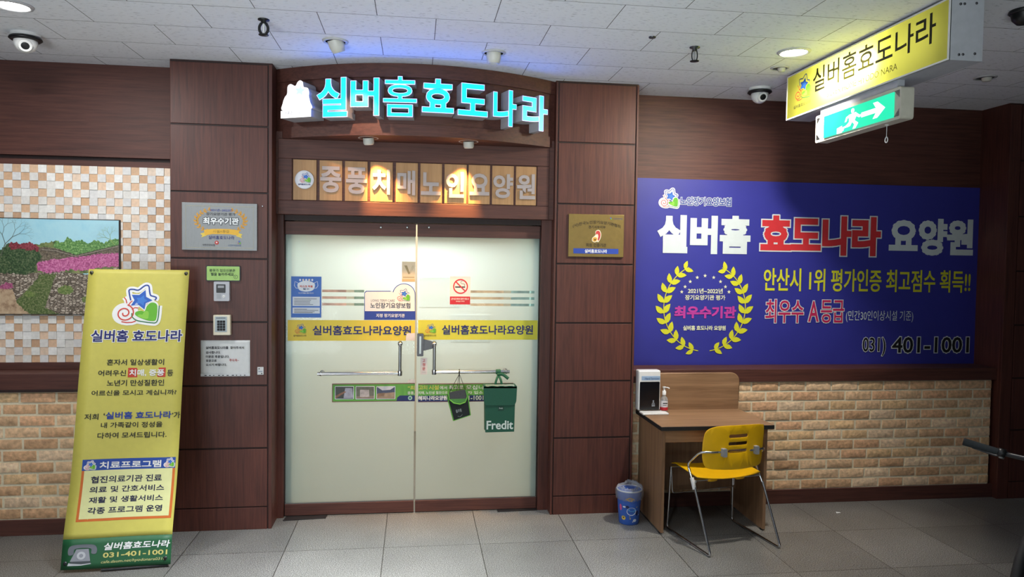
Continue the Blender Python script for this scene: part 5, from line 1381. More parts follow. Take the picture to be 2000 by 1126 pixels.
dt('“최', (796.5, 752, 809.8, 760.5), PY, 0.02, h=DH+.0026); dt('고의', (817.5, 751.5, 834.5, 760), PY, 0.015, h=DH+.0026); dt('시설', (837.5, 751.3, 857, 760), PY, 0.02, h=DH+.0026); dt('에서', (859, 752.5, 873, 759.5), WHI, 0.012, h=DH+.0026); dt('최고로', (876.5, 751.2, 905, 759.5), WHI, 0.02, h=DH+.0026); dt('모십니다', (910, 751, 957, 759.5), WHI, 0.015, h=DH+.0026)
dt('중풍,', (796, 763.5, 809.5, 769.3), WHI, 0.01, h=DH+.0026); dt('치매, 노인성 질환으로', (817, 762.8, 874, 768.8), WHI, 0.012, h=DH+.0026); dt('요양등급자 입소', (876, 762.5, 943, 768.5), WHI, 0.012, h=DH+.0026)
mb = MB(); c = D.uv(801, 776); mb.prism(D, ell(c[0], c[1], .015, n=20), DH+.0028, DH+.0028, ink(170, 206, 190)); mb.prism(D, ell(c[0], c[1], .008, n=14), DH+.0031, DH+.0031, ink(60, 120, 120)); mb.build('round_mark', root)
dt('해피나라요양원', (817, 771.8, 873, 780.5), WHI, 0.03, h=DH+.0032); dt('401-1001', (901, 771.5, 944, 780), ink(216, 226, 200), 0.02, h=DH+.0032)

root = thing('fixed_door_label', 'small white strip label with red Korean writing below the patch lock', 'sticker', anc(821.3, 698, 834.3, 730.5))
dsheet(821.3, 698, 834.3, 730.5, PINK).build('label', root)
RD = ink(190, 60, 66)
dt('고', (825, 700.5, 830.5, 706), RD, 0.02); dt('정', (825, 708, 830.5, 714), RD, 0.02); dt('문', (825, 716, 830.5, 722), RD, 0.02); dt('고정문', (823.5, 725, 832, 727.5), ink(176, 176, 176), 0.0)
root = thing('torn_tape', 'torn pale pink tape over the end of the yellow name band', 'tape', anc(792.6, 650, 810, 664))
mb = MB(); mb.prism(D, [D.uv(*p) for p in ragged([(792.8, 664.3), (810.3, 664.3), (810.3, 650), (800, 649.6), (794.2, 651), (793, 658)], .4)], DH+.0032, DH+.0042, PINK); mb.build('tape', root)
mb = MB(); mb.prism(D, [D.uv(*p) for p in ragged([(795.5, 746.6), (811, 746.6), (810.8, 741), (804, 740), (800, 741.5), (797.5, 741)], .7)], DH-.001, DH+.0006, PINK)
p = anc(795, 740, 811, 746)
tag(mb.build('tape_scrap', loc=p), 'scrap of peeled pink tape just above the green strip sticker', 'tape')
BPAP = translucent('paper behind glass', (248, 250, 252), 0.94, 0.6, 0.02)
for (x0, y0, x1, y1, lab) in ((819.5, 540, 897, 600, 'large grey notice taped inside the glass behind the no smoking sign'), (880, 613.5, 957, 667.5, 'pale blue paper taped inside the glass behind the lime band')):
    a0, b0, a1, b1 = D.box(x0, y0, x1, y1); mb = MB(); mb.film(D, a0, b0, a1, b1, -0.0092, BPAP); p = D.pt((a0+a1)/2, b0, -0.009)
    tag(mb.build('inside_notice', loc=p), lab, 'notice', 'papers inside the glass')

# ------------------------------------------------------------------ bags hanging on the handle bar
HY = YB
PBAG = facade(HY-0.05)
BGREEN = mat('dark green bag cloth', (20, 82, 62), 0.65, vary=0.08, scale=200, bump=0.05); BGREEN2 = mat('green strap', (24, 92, 66), 0.7, vary=0.1)
root = thing('delivery_bag', 'dark green delivery bag with white lettering tied to the door handle', 'bag', at(975, 840, HY-0.04))
c4_ = [PBAG.uv(*p) for p in ((944.5, 752), (1007, 752), (1002.5, 839.5), (946.5, 841))]
def trap(P, pts, h0, h1, m, nm, bev, r_): 
    mb = MB(); mb.prism(P, pts, h0, h1, m); return mb.build(nm, root, bevel=bev, seg=3)
trap(PBAG, [c4_[3], c4_[2], (c4_[1][0]-.006, c4_[1][1]-.004), (c4_[0][0]+.006, c4_[0][1]-.004)], -0.040, 0.045, BGREEN, 'body', 0.012, 0)
fl_ = [PBAG.uv(*p) for p in ((943.3, 752), (944, 781), (946, 786), (950, 788.5), (1000, 788), (1004.5, 785), (1006.5, 780), (1008, 752))]
trap(PBAG, fl_, 0.044, 0.053, BGREEN, 'flap', 0.003, 0)
tp_ = [PBAG.uv(*p) for p in ((944, 750.5), (1007.5, 750.5), (1007, 755), (944, 755))]
trap(PBAG, tp_, -0.044, 0.053, BGREEN, 'lid', 0.004, 0)
mb = MB(); q = PBAG.box(947.5, 750.2, 1003, 755.2); k = 12
mb.add([PBAG.pt(q[0]+(q[2]-q[0])*i/k, q[3]+0.001-(0.006 if j else -0.001), 0.054-(0.03 if not j else 0)+0.003*math.sin(i*1.7)) for j in range(2) for i in range(k+1)], [(i, i+1, k+2+i, k+1+i) for i in range(k)], mat('clear tape', (190, 200, 198), 0.15, vary=0.2, scale=60), True); mb.build('tape', root)
text(root, PBAG, 'Fredit', (949, 818, 1000.5, 835), ink(214, 226, 220), h=0.0462, bold=0.022)
rplate(PBAG, 971.5, 790.5, 982.5, 798.5, 0.044, 0.0475, mat('bag tag', (14, 62, 48), 0.6), .002).build('tag', root)
text(root, PBAG, 'Fredit', (973.5, 792.5, 980.5, 795.3), ink(206, 216, 210), h=0.0482, bold=0.01)
hb = at(973, 725.5, HY); hb.z = hc.z
def strap(pts, wd, nm, m=BGREEN2):
    mb = MB(); P_ = smooth_open([Vector(p) for p in pts], 6); L_, R_ = [], []
    for i, p in enumerate(P_):
        t = (P_[min(i+1, len(P_)-1)]-P_[max(i-1, 0)]).normalized(); n_ = t.cross(Vector((0, -1, 0))).normalized(); L_.append(p+n_*wd/2); R_.append(p-n_*wd/2)
    n = len(P_); mb.add(L_+R_, [(i, i+1, n+i+1, n+i) for i in range(n-1)], m, True); o = mb.build(nm, root); sl = o.modifiers.new('t', 'SOLIDIFY'); sl.thickness = 0.002; sl.offset = 0; return o
mb = MB(); mb.lathe(hb-Vector((0.018, 0, 0)), [(.0135, 0), (.0175, .004), (.0175, .032), (.0135, .036)], BGREEN2, 20, (1, 0, 0), cap=False); mb.build('strap_loop', root)
e1_p = PBAG.pt(*PBAG.uv(967, 751.5), 0.0); e2_p = PBAG.pt(*PBAG.uv(980, 751.5), 0.0); kn = hb+Vector((0, -0.016, -0.018))
strap([kn, kn.lerp(e1_p, .5)+Vector((-.004, -.01, 0)), e1_p], 0.016, 'strap'); strap([kn, kn.lerp(e2_p, .5)+Vector((.004, -.01, 0)), e2_p], 0.016, 'strap')
te = PBAG.pt(*PBAG.uv(993, 739), 0.0); strap([kn, kn+Vector((.03, -.012, .002)), te], 0.022, 'strap_tail')
mb = MB(); mb.lathe(kn, [(0.0, -.012), (.011, -.006), (.012, .004), (0, .012)], BGREEN2, 14, (0.2, -1, .3)); mb.build('knot', root)

BDK = mat('black mesh cloth', (24, 30, 32), 0.8, vary=0.25, scale=260, bump=0.1); BLIME = mat('lime piping', (94, 168, 66), 0.6, vary=0.05); BGRY = mat('grey mesh flap', (64, 68, 72), 0.75, vary=0.2, scale=300)
root = thing('small_pouch', 'small black and lime pouch hung by a cord from the door handle', 'pouch', at(895, 818, HY-0.03))
PPO = facade(HY-0.03)
def po(pts): return [PPO.uv(*p) for p in pts]
mb = MB(); mb.prism(PPO, po([(873, 772), (912, 762), (918.3, 809), (885.5, 820)]), -0.022, 0.020, BDK); mb.build('body', root, bevel=0.006, seg=3)
mb = MB(); mb.tube([PPO.pt(a, b, 0.020) for a, b in po([(873, 772), (885.5, 820)])], .004, BLIME, 8); mb.build('piping', root)
mb = MB(); mb.tube([PPO.pt(a, b, 0.018) for a, b in po([(912, 762), (918.3, 809)])], .004, BLIME, 8); mb.build('piping', root)
mb = MB(); mb.tube([PPO.pt(a, b, 0.019) for a, b in po([(918.3, 809), (885.5, 820)])], .0028, BLIME, 8); mb.build('piping', root)
fl_ = smooth_closed([(876, 766), (909, 759.5), (912, 772), (908, 783), (898, 787), (886, 785), (877.5, 778)], 4)
mb = MB(); mb.prism(PPO, po(fl_), 0.020, 0.025, BGRY); mb.build('flap', root, bevel=0.002)
mb = MB(); mb.prism(PPO, po([(879, 777.5), (910, 776.5), (907.5, 782), (898, 785.5), (886, 784)]), 0.024, 0.0262, mat('lime mesh', (72, 136, 64), 0.7, vary=0.15, scale=200)); mb.build('lime_panel', root)
mb = MB(); mb.tube([PPO.pt(a, b, 0.026) for a, b in po([(875.5, 766), (877, 778), (886, 785.3), (898, 787.5), (908.5, 783.5), (912.5, 772), (909.5, 759.5)])], .0045, BLIME, 8); mb.build('flap_piping', root)
hk = at(897, 725, HY); hk.z = hc.z
mb = MB(); mb.tube([hk+Vector((0, .0165*math.cos(q), .0165*math.sin(q))) for q in (2*math.pi*i/16 for i in range(16))], .004, BLACK, 8, closed=True); mb.build('cord_loop', root)
for px_, py_ in ((876.5, 767), (891, 766), (898, 764), (909, 761)):
    mb = MB(); mb.tube([hk+Vector((0, -.014, -.012)), PPO.pt(*PPO.uv(px_, py_), 0.012)], .0019, BLACK, 6); mb.build('cord', root)
PPR = Pl(PPO.pt(0, 0, 0), Vector((1, 0, .27)), Vector((-.27, 0, 1)))
u = PPR.uv(895.5, 800.5)
text(root, PPR, '풀무원', None, ink(170, 180, 180), h=0.0215, bold=0.02, uvbox=(u[0]-.020, u[1]-.011, u[0]+.020, u[1]+.012))
mb = MB(); mb.stroke(PPR, [tuple(p) for p in smooth_open([(u[0]-.016, u[1]-.034), (u[0], u[1]-.042), (u[0]+.018, u[1]-.032)], 4)], .002, .0215, ink(150, 160, 158)); mb.build('smile_print', root)

# ------------------------------------------------------------------ desk, dispenser and bottle
DZ = 0.725
dx0, dx1, dy0, dy1 = 1.59, 2.362, 4.505, 5.060
root = thing('writing_desk', 'small oak laminate desk with black edge and back screen against the brick wall', 'desk', ((dx0+dx1)/2, (dy0+dy1)/2, 0))
mb = MB(); mb.box(dx0, dx1, dy0+0.004, dy1, DZ-0.026, DZ, OAKH); mb.build('desk_top', root, bevel=0.002)
mb = MB(); mb.box(dx0-0.002, dx1+0.002, dy0, dy0+0.006, DZ-0.027, DZ-0.0015, BLACKM); mb.box(dx0-0.003, dx0+0.001, dy0+0.004, dy1, DZ-0.027, DZ-0.0015, BLACKM); mb.box(dx1-0.001, dx1+0.003, dy0+0.004, dy1, DZ-0.027, DZ-0.0015, BLACKM); mb.build('edge_band', root, bevel=0.001)
for x in (dx0+0.022, dx1-0.042):
    mb = MB(); mb.box(x, x+0.020, dy0+0.045, dy1-0.006, 0.012, DZ-0.026, OAK); o = mb.build('side_panel', root, bevel=0.001)
    for y in (dy0+0.08, dy1-0.05):
        f = MB(); f.lathe((x+0.010, y, 0), [(0.012, 0), (0.012, 0.012)], BLACK, 14); f.build('foot', root)
mb = MB(); mb.box(dx0+0.042, dx1-0.042, dy0+0.055, dy0+0.073, DZ-0.116, DZ-0.026, OAKH); mb.build('apron', root, bevel=0.001)
mb = MB(); mb.box(dx0+0.042, dx1-0.042, dy1-0.09, dy1-0.072, 0.16, DZ-0.026, OAK); mb.build('modesty_panel', root, bevel=0.001)
PSC = facade(dy1-0.018)
q = (dx0+0.002, DZ, dx1-0.004, 0.985)
mb = MB(); mb.prism(PSC, rrect(q[0], q[1], q[2], q[3], 0.06, 8, (0, 0, 1, 1)), -0.016, 0.0, OAKH); mb.build('back_screen', root, bevel=0.001)
mb = MB(); mb.tube([PSC.pt(a, b, -0.008) for a, b in rrect(q[0], q[1], q[2], q[3], 0.06, 8, (0, 0, 1, 1))], 0.0085, OAKH, 6, closed=True); mb.build('screen_edge', root)
m = MB(); m.lathe((dx0+0.42, dy0+0.054, DZ-0.07), [(0.008, 0), (0.008, 0.004), (0, 0.005)], CHROME, 14, (0, -1, 0)); m.build('drawer_lock', root)

PDF = facade(4.962)
root = thing('sanitizer_dispenser', 'white automatic hand sanitizer dispenser with black front on the corner of the desk', 'dispenser', (1.70, 4.99, DZ))
a0, _, a1, _ = PDF.box(1247, 740, 1290, 780); dT = PDF.uv(1268, 723)[1]
mb = MB(); mb.slab(PDF, a0, DZ+0.012, a1, dT, -0.076, 0.0, WHITE); mb.build('housing', root, bevel=0.010, seg=4)
mb = MB(); mb.prism(PDF, rrect(a0+.010, DZ+0.018, a1-.008, PDF.uv(1268, 745)[1], .006), -0.001, 0.003, mat('black gloss front', (16, 17, 22), 0.2, vary=0.1)); mb.build('black_front', root)
mb = MB(); mb.slab(PDF, a0+.022, PDF.uv(1268, 742)[1], a1-.004, PDF.uv(1268, 734)[1], 0.0, 0.0015, ink(150, 176, 206)); mb.build('label_strip', root)
text(root, PDF, 'Hand Sanitizer', None, ink(70, 96, 140), h=0.0022, bold=0.01, uvbox=(a0+.045, PDF.uv(1268, 740.5)[1], a1-.008, PDF.uv(1268, 736.5)[1]))
mb = MB(); cx_ = a0+(a1-a0)*.68; cz = DZ+.055; IC = ink(190, 196, 206)
mb.stroke(PDF, [(cx_-.010, cz), (cx_-.007, cz+.012), (cx_-.002, cz+.014)], .0016, .0036, IC); mb.stroke(PDF, [(cx_+.010, cz), (cx_+.007, cz+.012), (cx_+.002, cz+.014)], .0016, .0036, IC); mb.stroke(PDF, [(cx_, cz), (cx_, cz+.026)], .0018, .0036, IC); mb.stroke(PDF, ell(cx_, cz+.026, .004, n=12), .0016, .0036, IC, closed=True); mb.stroke(PDF, [(cx_-.012, cz-.004), (cx_+.012, cz-.004)], .002, .0036, IC); mb.stroke(PDF, [(cx_-.012, cz-.010), (cx_+.012, cz-.010)], .003, .0036, IC); mb.build('hand_icon', root)
ty1 = 4.86
mb = MB(); mb.add([(a0+.004, 4.95, DZ), (a0+.004, ty1, DZ), (a1+.030, ty1, DZ), (a1+.030, 4.925, DZ), (a1-.004, 4.95, DZ)]+[(a0+.004, 4.95, DZ+.014), (a0+.004, ty1, DZ+.014), (a1+.030, ty1, DZ+.014), (a1+.030, 4.925, DZ+.014), (a1-.004, 4.95, DZ+.014)], [(0, 1, 2, 3, 4)[::-1], (5, 6, 7, 8, 9), (0, 5, 6, 1)[::-1], (1, 6, 7, 2)[::-1], (2, 7, 8, 3)[::-1], (3, 8, 9, 4)[::-1], (4, 9, 5, 0)[::-1]], WHITE)
mb.build('drip_tray', root, bevel=0.005, seg=3)

bp = atz(1297, 800, DZ); bp.y = 4.985; bp.x = at(1297, 780, 4.985).x
root = thing('pump_bottle', 'clear pump bottle with red and white label behind the sanitizer dispenser', 'bottle', bp)
CLR = clear_mat('clear bottle', (0.93, 0.95, 0.96), 0.22)
mb = MB(); mb.lathe(bp, [(.024, 0), (.027, .004), (.027, .085), (.022, .100), (.011, .112), (.011, .122)], CLR, 24); mb.build('bottle', root)
mb = MB(); mb.lathe(bp, [(.0274, .012), (.0274, .034)], ink(196, 40, 52), 24, cap=False); mb.lathe(bp, [(.0274, .034), (.0274, .080)], mat('label white', (222, 220, 222), 0.5), 24, cap=False); mb.build('label', root)
mb = MB(); mb.box(bp.x-.018, bp.x+.016, bp.y-.0281, bp.y-.0276, DZ+.060, DZ+.066, BLK); mb.box(bp.x-.018, bp.x+.008, bp.y-.0281, bp.y-.0276, DZ+.047, DZ+.051, ink(110, 110, 120)); mb.build('label_print', root)
mb = MB(); mb.lathe(bp, [(.014, .120), (.014, .148), (.007, .150), (.007, .168), (.012, .170), (.013, .178), (0, .180)], WHITE, 20); mb.build('pump_collar', root)
mb = MB(); mb.tube([bp+Vector((0, 0, .174)), bp+Vector((.022, -.008, .173)), bp+Vector((.034, -.012, .166))], .0045, WHITE, 8); mb.build('spout', root)
mb = MB(); mb.tube([bp+Vector((0, 0, .120)), bp+Vector((0, 0, .01))], .0025, WHITE, 6); mb.build('dip_tube', root)

# ------------------------------------------------------------------ waste bin
bc = Vector((1.472, 4.80, 0.0))
root = thing('waste_bin', 'small blue printed waste bin with clear plastic liner beside the desk', 'bin', bc)
BINB = mat('blue printed bin', (52, 96, 186), 0.45, vary=0.08, scale=12)
bh = 0.232
def brad(z): return 0.068+0.018*z/bh
mb = MB(); mb.lathe(bc, [(0, 0.002), (.066, 0.0), (brad(.006), .006), (brad(bh*.5), bh*.5), (brad(bh), bh)], BINB, 40); 
mb.build('bucket', root)
mb = MB(); mb.lathe(bc, [(brad(bh)-.002, bh-.006), (brad(bh)+.003, bh-.004), (brad(bh)+.003, bh+.003), (brad(bh)-.004, bh+.004), (brad(bh*.9)-.006, bh*.85), (.064, .02), (0, .02)], mat('bin inside white', (214, 218, 222), 0.45, vary=0.03), 40, cap=False); mb.build('rim', root)
va = math.atan2(CAM.y-bc.y, CAM.x-bc.x)
def bsurf(a, b, h=0.0):
    r = brad(b)+0.0012+h; q = va+a/0.078; return bc+Vector((r*math.cos(q), r*math.sin(q), b))
W1, N1, Y1, P1, O1, C1 = ink(214, 222, 232), ink(26, 36, 84), ink(222, 190, 70), ink(206, 84, 140), ink(206, 140, 60), ink(90, 170, 220)
mb = MB()
def blob(c_, rx_, ry_, m, h, n=20): mb.prism(PLAN, ell(c_[0], c_[1], rx_, ry_, n), h, h, m, surf=bsurf)
blob((.006, .182), .019, .013, O1, .0004); mb.stroke(PLAN, ell(.006, .182, .028, .006, 24), .003, .0008, Y1, closed=True, surf=bsurf)
blob((.018, .098), .034, .028, W1, .0004); blob((.022, .108), .027, .010, C1, .0007); blob((-.040, .05), .016, .014, Y1, .0004); blob((-.040, .052), .006, .005, N1, .0008, 12)
blob((-.062, .12), .010, .022, P1, .0004); blob((-.032, .128), .011, .006, W1, .0004); blob((.060, .085), .012, .018, N1, .0004); blob((.045, .035), .014, .010, W1, .0004); blob((-.012, .128), .013, .010, N1, .0003)
for k in range(9):
    c_ = (random.uniform(-.09, .09), random.uniform(.02, .2)); r_ = random.uniform(.004, .008)
    mb.prism(PLAN, [(c_[0]+(r_ if i % 2 == 0 else r_*.4)*math.cos(math.radians(90+36*i)), c_[1]+(r_ if i % 2 == 0 else r_*.4)*math.sin(math.radians(90+36*i))) for i in range(10)], .0002, .0002, random.choice((W1, Y1, C1)), surf=bsurf)
mb.build('print', root)
LIN = clear_mat('clear liner film', (0.90, 0.92, 0.94), 0.16, 0.12)
mb = MB(); seg = 48; rings = []
for (z, r, j) in ((bh-.062, brad(bh-.06)+.006, .004), (bh-.03, brad(bh)+.010, .005), (bh-.004, brad(bh)+.009, .003), (bh+.012, brad(bh)+.001, .005), (bh+.024, brad(bh)-.018, .010), (bh+.010, brad(bh)-.030, .006), (bh-.05, brad(bh)-.022, .004)):
    rings.append([bc+Vector(((r+random.uniform(-j, j))*math.cos(2*math.pi*i/seg), (r+random.uniform(-j, j))*math.sin(2*math.pi*i/seg), z+random.uniform(-j, j)+(.014*max(0, math.cos(2*math.pi*i/seg-va-2.6)) if z > bh else 0))) for i in range(seg)])
mb.add([p for g in rings for p in g], [(k*seg+i, k*seg+(i+1) % seg, (k+1)*seg+(i+1) % seg, (k+1)*seg+i) for k in range(len(rings)-1) for i in range(seg)], LIN, True); mb.build('liner', root)

# ------------------------------------------------------------------ yellow chair
RLp, RRp = atz(1388, 1089, 0), atz(1524.5, 1072, 0)
ex = (RRp-RLp).normalized(); ey = Vector((-ex.y, ex.x, 0)); CW = (RRp-RLp).length
def cp(x, y, z): return RLp+ex*x+ey*y+Vector((0, 0, z))
root = thing('yellow_chair', 'yellow plastic chair with chrome sled frame pulled up to the oak desk', 'chair', cp(CW/2, .27, 0))
CY = mat('yellow plastic', (238, 184, 14), 0.38, vary=0.05, scale=14)
r_ = 0.0075
def bendpath(pts, rad=0.03, n=5):
    out = [Vector(pts[0])]
    for a, b, c in zip(pts, pts[1:], pts[2:]):
        a, b, c = Vector(a), Vector(b), Vector(c); d1_, d2_ = (a-b), (c-b); k = min(rad, d1_.length*.45, d2_.length*.45); p0, p1 = b+d1_.normalized()*k, b+d2_.normalized()*k
        out += [(p0.lerp(b, t).lerp(b.lerp(p1, t), t)) for t in (i/n for i in range(n+1))]
    return out+[Vector(pts[-1])]
for sx in (0, 1):
    x = CW*sx; xf = x-(.008 if not sx else .004); i_ = 1 if not sx else -1
    rear = bendpath([cp(xf+i_*.012, .50, .424), cp(xf, .515, r_), cp(x, 0.0, r_), cp(x, .195, .372)], .028)
    mb = MB(); mb.tube(rear, r_, CHROME, 12); mb.build('sled_leg', root)
    mb = MB(); mb.tube([cp(x, .05, .003), cp(xf, .46, .003)], .0052, BLACKM, 8); mb.build('glide', root)
mb = MB(); xin = .012
up = bendpath([cp(0, .180, .340), cp(0.002, .290, .500), cp(.012, .165, .606), cp(.10, .132, .606), cp(CW/2, .150, .603), cp(CW-.10, .132, .603), cp(CW-.012, .165, .603), cp(CW-.002, .290, .497), cp(CW, .185, .345)], .035)
mb.tube(up, r_, CHROME, 12); mb.build('back_rail', root)
mb = MB(); mb.tube(bendpath([cp(.006, .497, .405), cp(.008, .48, .250), cp(CW-.006, .50, .250), cp(CW-.004, .5, .405)], .02), .004, CHROME, 8); mb.build('stretcher', root)
mb = MB(); mb.tube([cp(.0, .235, .405), cp(CW, .235, .405)], .007, CHROME, 10); mb.tube([cp(.004, .497, .422), cp(CW-.004, .497, .422)], .006, CHROME, 10); mb.build('seat_frame', root)
# seat shell: dished, lip turned down at the front
def seat_pt(u, v):
    x = .018+(CW-.036)*u; y = .185+.335*v
    z = .432+.016*(2*u-1)**2*(.5+v*.6)-.012*math.cos(math.pi*(2*u-1)/2)*(1-v)+.012*v-.03*max(0, v-.86)/.14*.6
    e = abs(2*u-1); y += -.012*(e**4)*(1-v)*-1
    return cp(x, y, z)
mb = MB(); n1, n2 = 20, 14
mb.add([seat_pt(i/n1, j/n2) for j in range(n2+1) for i in range(n1+1)], [(j*(n1+1)+i, j*(n1+1)+i+1, (j+1)*(n1+1)+i+1, (j+1)*(n1+1)+i) for j in range(n2) for i in range(n1)], CY, True)
o = mb.build('seat', root); q = o.modifiers.new('t', 'SOLIDIFY'); q.thickness = .007; q.offset = -1; q = o.modifiers.new('e', 'BEVEL'); q.width = .002; q.segments = 2; q.limit_method = 'ANGLE'
for x in (.15, CW-.15):
    mb = MB(); mb.lathe(cp(x, .235, .405), [(0, -.032), (.014, -.03), (.017, -.012), (.017, .012), (.014, .03), (0, .032)], CY, 14, ex); mb.build('seat_clip', root)
mb = MB(); PB_ = Pl(cp(0, 0, 0), ey, (0, 0, 1))
k_ = cp(.0, .21, .395); mb.tube([cp(0, .196, .360), cp(0, .232, .425)], .0125, WHITE, 12); mb.lathe(cp(.012, .225, .402), [(0.0, -.010), (.011, -.010), (.011, .012), (.0, .013)], WHITE, 14, ex); mb.build('link_block', root)
# backrest shell with three slots, curved around the sitter
slots = [(.240, .285, .696, .712), (.238, .283, .648, .664), (.236, .281, .600, .616)]
def bk(x, z):
    u = (x-.248)/.225
    y = .112+.012*(u*u)*1.0-.030*(1-u*u)+.042+.10*(z-.63)*-0.35
    return cp(x, y, z)
bkout = smooth_closed([(.028, .60), (.032, .685), (.052, .742), (.12, .768), (.25, .772), (.38, .768), (.452, .760), (.474, .742), (.470, .62), (.462, .53), (.44, .500), (.36, .492), (.25, .490), (.13, .494), (.06, .505), (.036, .54)], 5)
def slot_poly(s_):
    return rrect(s_[0]-.048, s_[2]-.003, s_[1]+.048, s_[3]+.003, .010, 5)
loops = [[Vector((a, b, 0)) for a, b in bkout]]+[[Vector((a, b, 0)) for a, b in slot_poly(s_)][::-1] for s_ in slots]
bmk = bmesh.new(); edges = []
for lp in loops:
    vs_ = [bmk.verts.new(p) for p in lp]; edges += [bmk.edges.new((vs_[i], vs_[(i+1) % len(vs_)])) for i in range(len(vs_))]
bmesh.ops.triangle_fill(bmk, use_beauty=True, use_dissolve=False, edges=edges)
for k in range(14):
    x = .04+.03*k
    bmesh.ops.bisect_plane(bmk, geom=bmk.verts[:]+bmk.edges[:]+bmk.faces[:], plane_co=(x, 0, 0), plane_no=(1, 0, 0), dist=1e-5)
bmk.verts.index_update()
vv = [bk(v.co.x, v.co.y) for v in bmk.verts]; ff = []
for f in bmk.faces:
    ff.append([v.index for v in f.verts])
bmk.free()
mb = MB(); mb.add(vv, ff, CY, True); o = mb.build('backrest', root)
bm2 = bmesh.new(); bm2.from_mesh(o.data); bmesh.ops.recalc_face_normals(bm2, faces=bm2.faces[:]); bm2.to_mesh(o.data); bm2.free()
q = o.modifiers.new('t', 'SOLIDIFY'); q.thickness = .007; q.offset = 0
q = o.modifiers.new('e', 'BEVEL'); q.width = .0025; q.segments = 2; q.limit_method = 'ANGLE'
for x in (.155, CW-.105):
    p = bk(x, .605); mb = MB(); PBk = Pl(p, ex, (0, 0, 1)); mb.prism(PBk, rrect(-.014, -.026, .014, .026, .004), -.004, .030, GREYP); mb.build('back_clip', root, bevel=.003)
    mb = MB()

# ------------------------------------------------------------------ bicycle at the picture's edge
def atd(px, py, dep): return CAM+ray(px, py)*(dep/FPX)
hd_ = Vector((.848, .53, 0)); pe = Vector((-.53, .848, 0))
gl_ = atd(1882.5, 862, 3.40); bcn = atd(2012, 897, 3.22)
wcn = Vector((2.735, 2.835, .335))
root = thing('bicycle', 'black bicycle parked at the dim edge of the picture, handlebar grip before the brick', 'bicycle', Vector((3.2, 3.1, 0)))
BP = mat('black bicycle paint', (22, 24, 28), 0.35, vary=0.15); GRIP = mat('grey rubber grip', (34, 40, 44), 0.7, vary=0.2, scale=80)
gdir = (atd(1958, 884, 3.32)-gl_).normalized(); ge = gl_+gdir*.135
grr = bcn+(bcn-gl_)*1.0; grr.z = gl_.z; mid2 = bcn+(bcn-ge)
mb = MB(); mb.tube(smooth_open([ge-gdir*.1, ge+gdir*.03, bcn, mid2-gdir*.0, grr], 8), .0115, BP, 12); mb.build('handlebar', root)
for a, b in ((gl_, ge), (grr, mid2)):
    mb = MB(); d_ = (b-a); mb.tube([a, a+d_*.03, a+d_*.5, a+d_], lambda t: .0185-.003*t, GRIP, 16); mb.lathe(a, [(.0, -.004), (.016, -.003), (.0185, .002)], BLACK, 16, d_, cap=False); mb.build('grip', root)
    mb = MB(); c = b+d_*.12; mb.lathe(c, [(0, -.016), (.020, -.014), (.020, .014), (0, .016)], BLACK, 14, d_); mb.lathe(c+Vector((0, 0, -.018)), [(.0, -.012), (.010, -.010), (.010, .010), (0, .012)], STEEL, 12, d_); mb.tube([c+Vector((0, 0, -.016)), c+hd_*.035-d_*.3+Vector((0, 0, -.03)), c+hd_*.035-d_*.95+Vector((0, 0, -.024))], .0045, STEELB, 8); mb.build('brake_lever', root)
st_top = bcn; hb_ = wcn+hd_*.06+Vector((0, 0, .36))
mb = MB(); mb.tube([st_top, Vector((st_top.x, st_top.y, st_top.z-.05)), hb_+Vector((0, 0, .06))], .015, BP, 12); mb.build('stem', root)
mb = MB(); mb.tube([hb_+Vector((0, 0, .10)), hb_-Vector((0, 0, .02))], .022, BP, 14); mb.build('head_tube', root)
mb = MB()
for sg in (-1, 1): mb.tube([hb_-Vector((0, 0, .01)), hb_+pe*sg*.045-Vector((0, 0, .04)), wcn+pe*sg*.052], .011, BP, 10)
mb.build('fork', root)
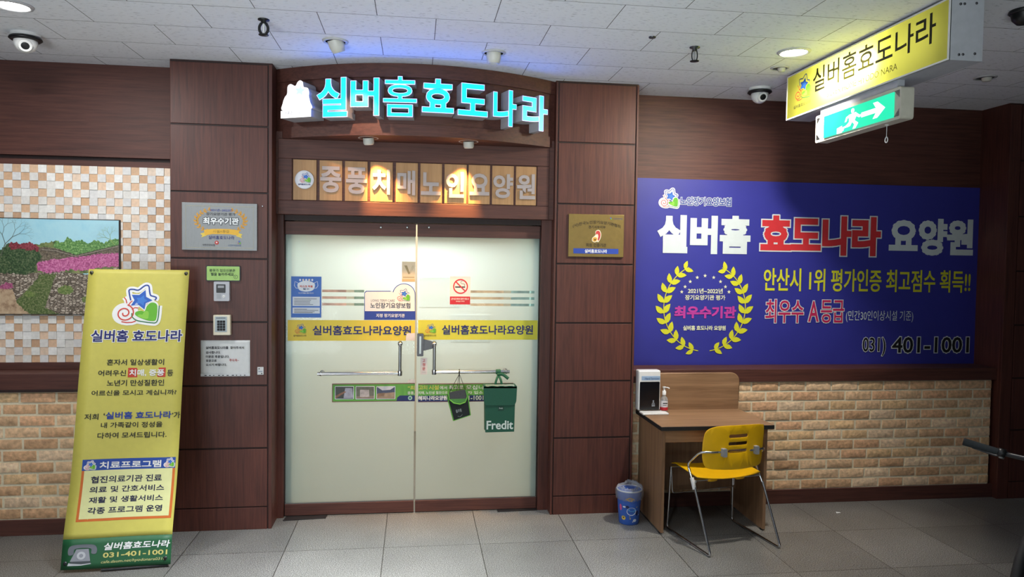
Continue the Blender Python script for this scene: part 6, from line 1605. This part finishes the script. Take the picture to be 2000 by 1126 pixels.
def wheel(c, nm):
    def ring(r): return [c+hd_*r*math.cos(q)+Vector((0, 0, r*math.sin(q))) for q in (2*math.pi*i/48 for i in range(48))]
    mb = MB(); mb.tube(ring(.310), .0245, BLACKM, 12, closed=True); t = mb.build(nm, root)
    mb = MB(); mb.tube(ring(.284), .010, STEELB, 8, closed=True); mb.build('rim', t)
    mb = MB(); mb.tube([c-pe*.05, c+pe*.05], .018, STEELB, 12); mb.build('hub', t)
    mb = MB()
    for i in range(28):
        q = 2*math.pi*i/28; mb.tube([c+pe*(.03 if i % 2 else -.03), c+hd_*.28*math.cos(q)+Vector((0, 0, .28*math.sin(q)))], .0012, STEELB, 5)
    mb.build('spokes', t)
wheel(wcn, 'front_wheel'); rw_ = wcn+hd_*1.04; wheel(rw_, 'rear_wheel')
bbk = wcn+hd_*.60; bbk.z = .28; sp_ = wcn+hd_*.78; sp_.z = .74
mb = MB(); mb.tube([hb_+Vector((0, 0, .03)), bbk], .018, BP, 12); mb.tube([sp_, bbk], .015, BP, 12); mb.tube([hb_+Vector((0, 0, .08)), sp_-Vector((0, 0, .06))], .016, BP, 12)
for sg in (-1, 1): mb.tube([bbk+pe*sg*.03, rw_+pe*sg*.055], .009, BP, 8); mb.tube([sp_-Vector((0, 0, .05)), rw_+pe*sg*.055], .008, BP, 8)
mb.build('frame', root)
mb = MB(); mb.tube([sp_+hd_*-.12+Vector((0, 0, .10)), sp_+Vector((0, 0, .11)), sp_+hd_*.14+Vector((0, 0, .12))], lambda t: .02+.055*t, BLACK, 12); mb.build('saddle', root)
mb = MB(); mb.tube([sp_-Vector((0, 0, .02)), sp_+Vector((0, 0, .10))], .012, STEELB, 10); mb.build('seat_post', root)

p = atz(1637, 1001, 0); mb = MB(); mb.add([p+Vector(q) for q in ((-.018, -.006, .001), (.016, -.010, .003), (.020, .012, .001), (-.010, .014, .005), (0, 0, .007))], [(0, 1, 4), (1, 2, 4), (2, 3, 4), (3, 0, 4)], PAPER)
tag(mb.build('paper_scrap', loc=p), 'tiny white paper scrap on the granite floor in front of the brick', 'paper scrap')
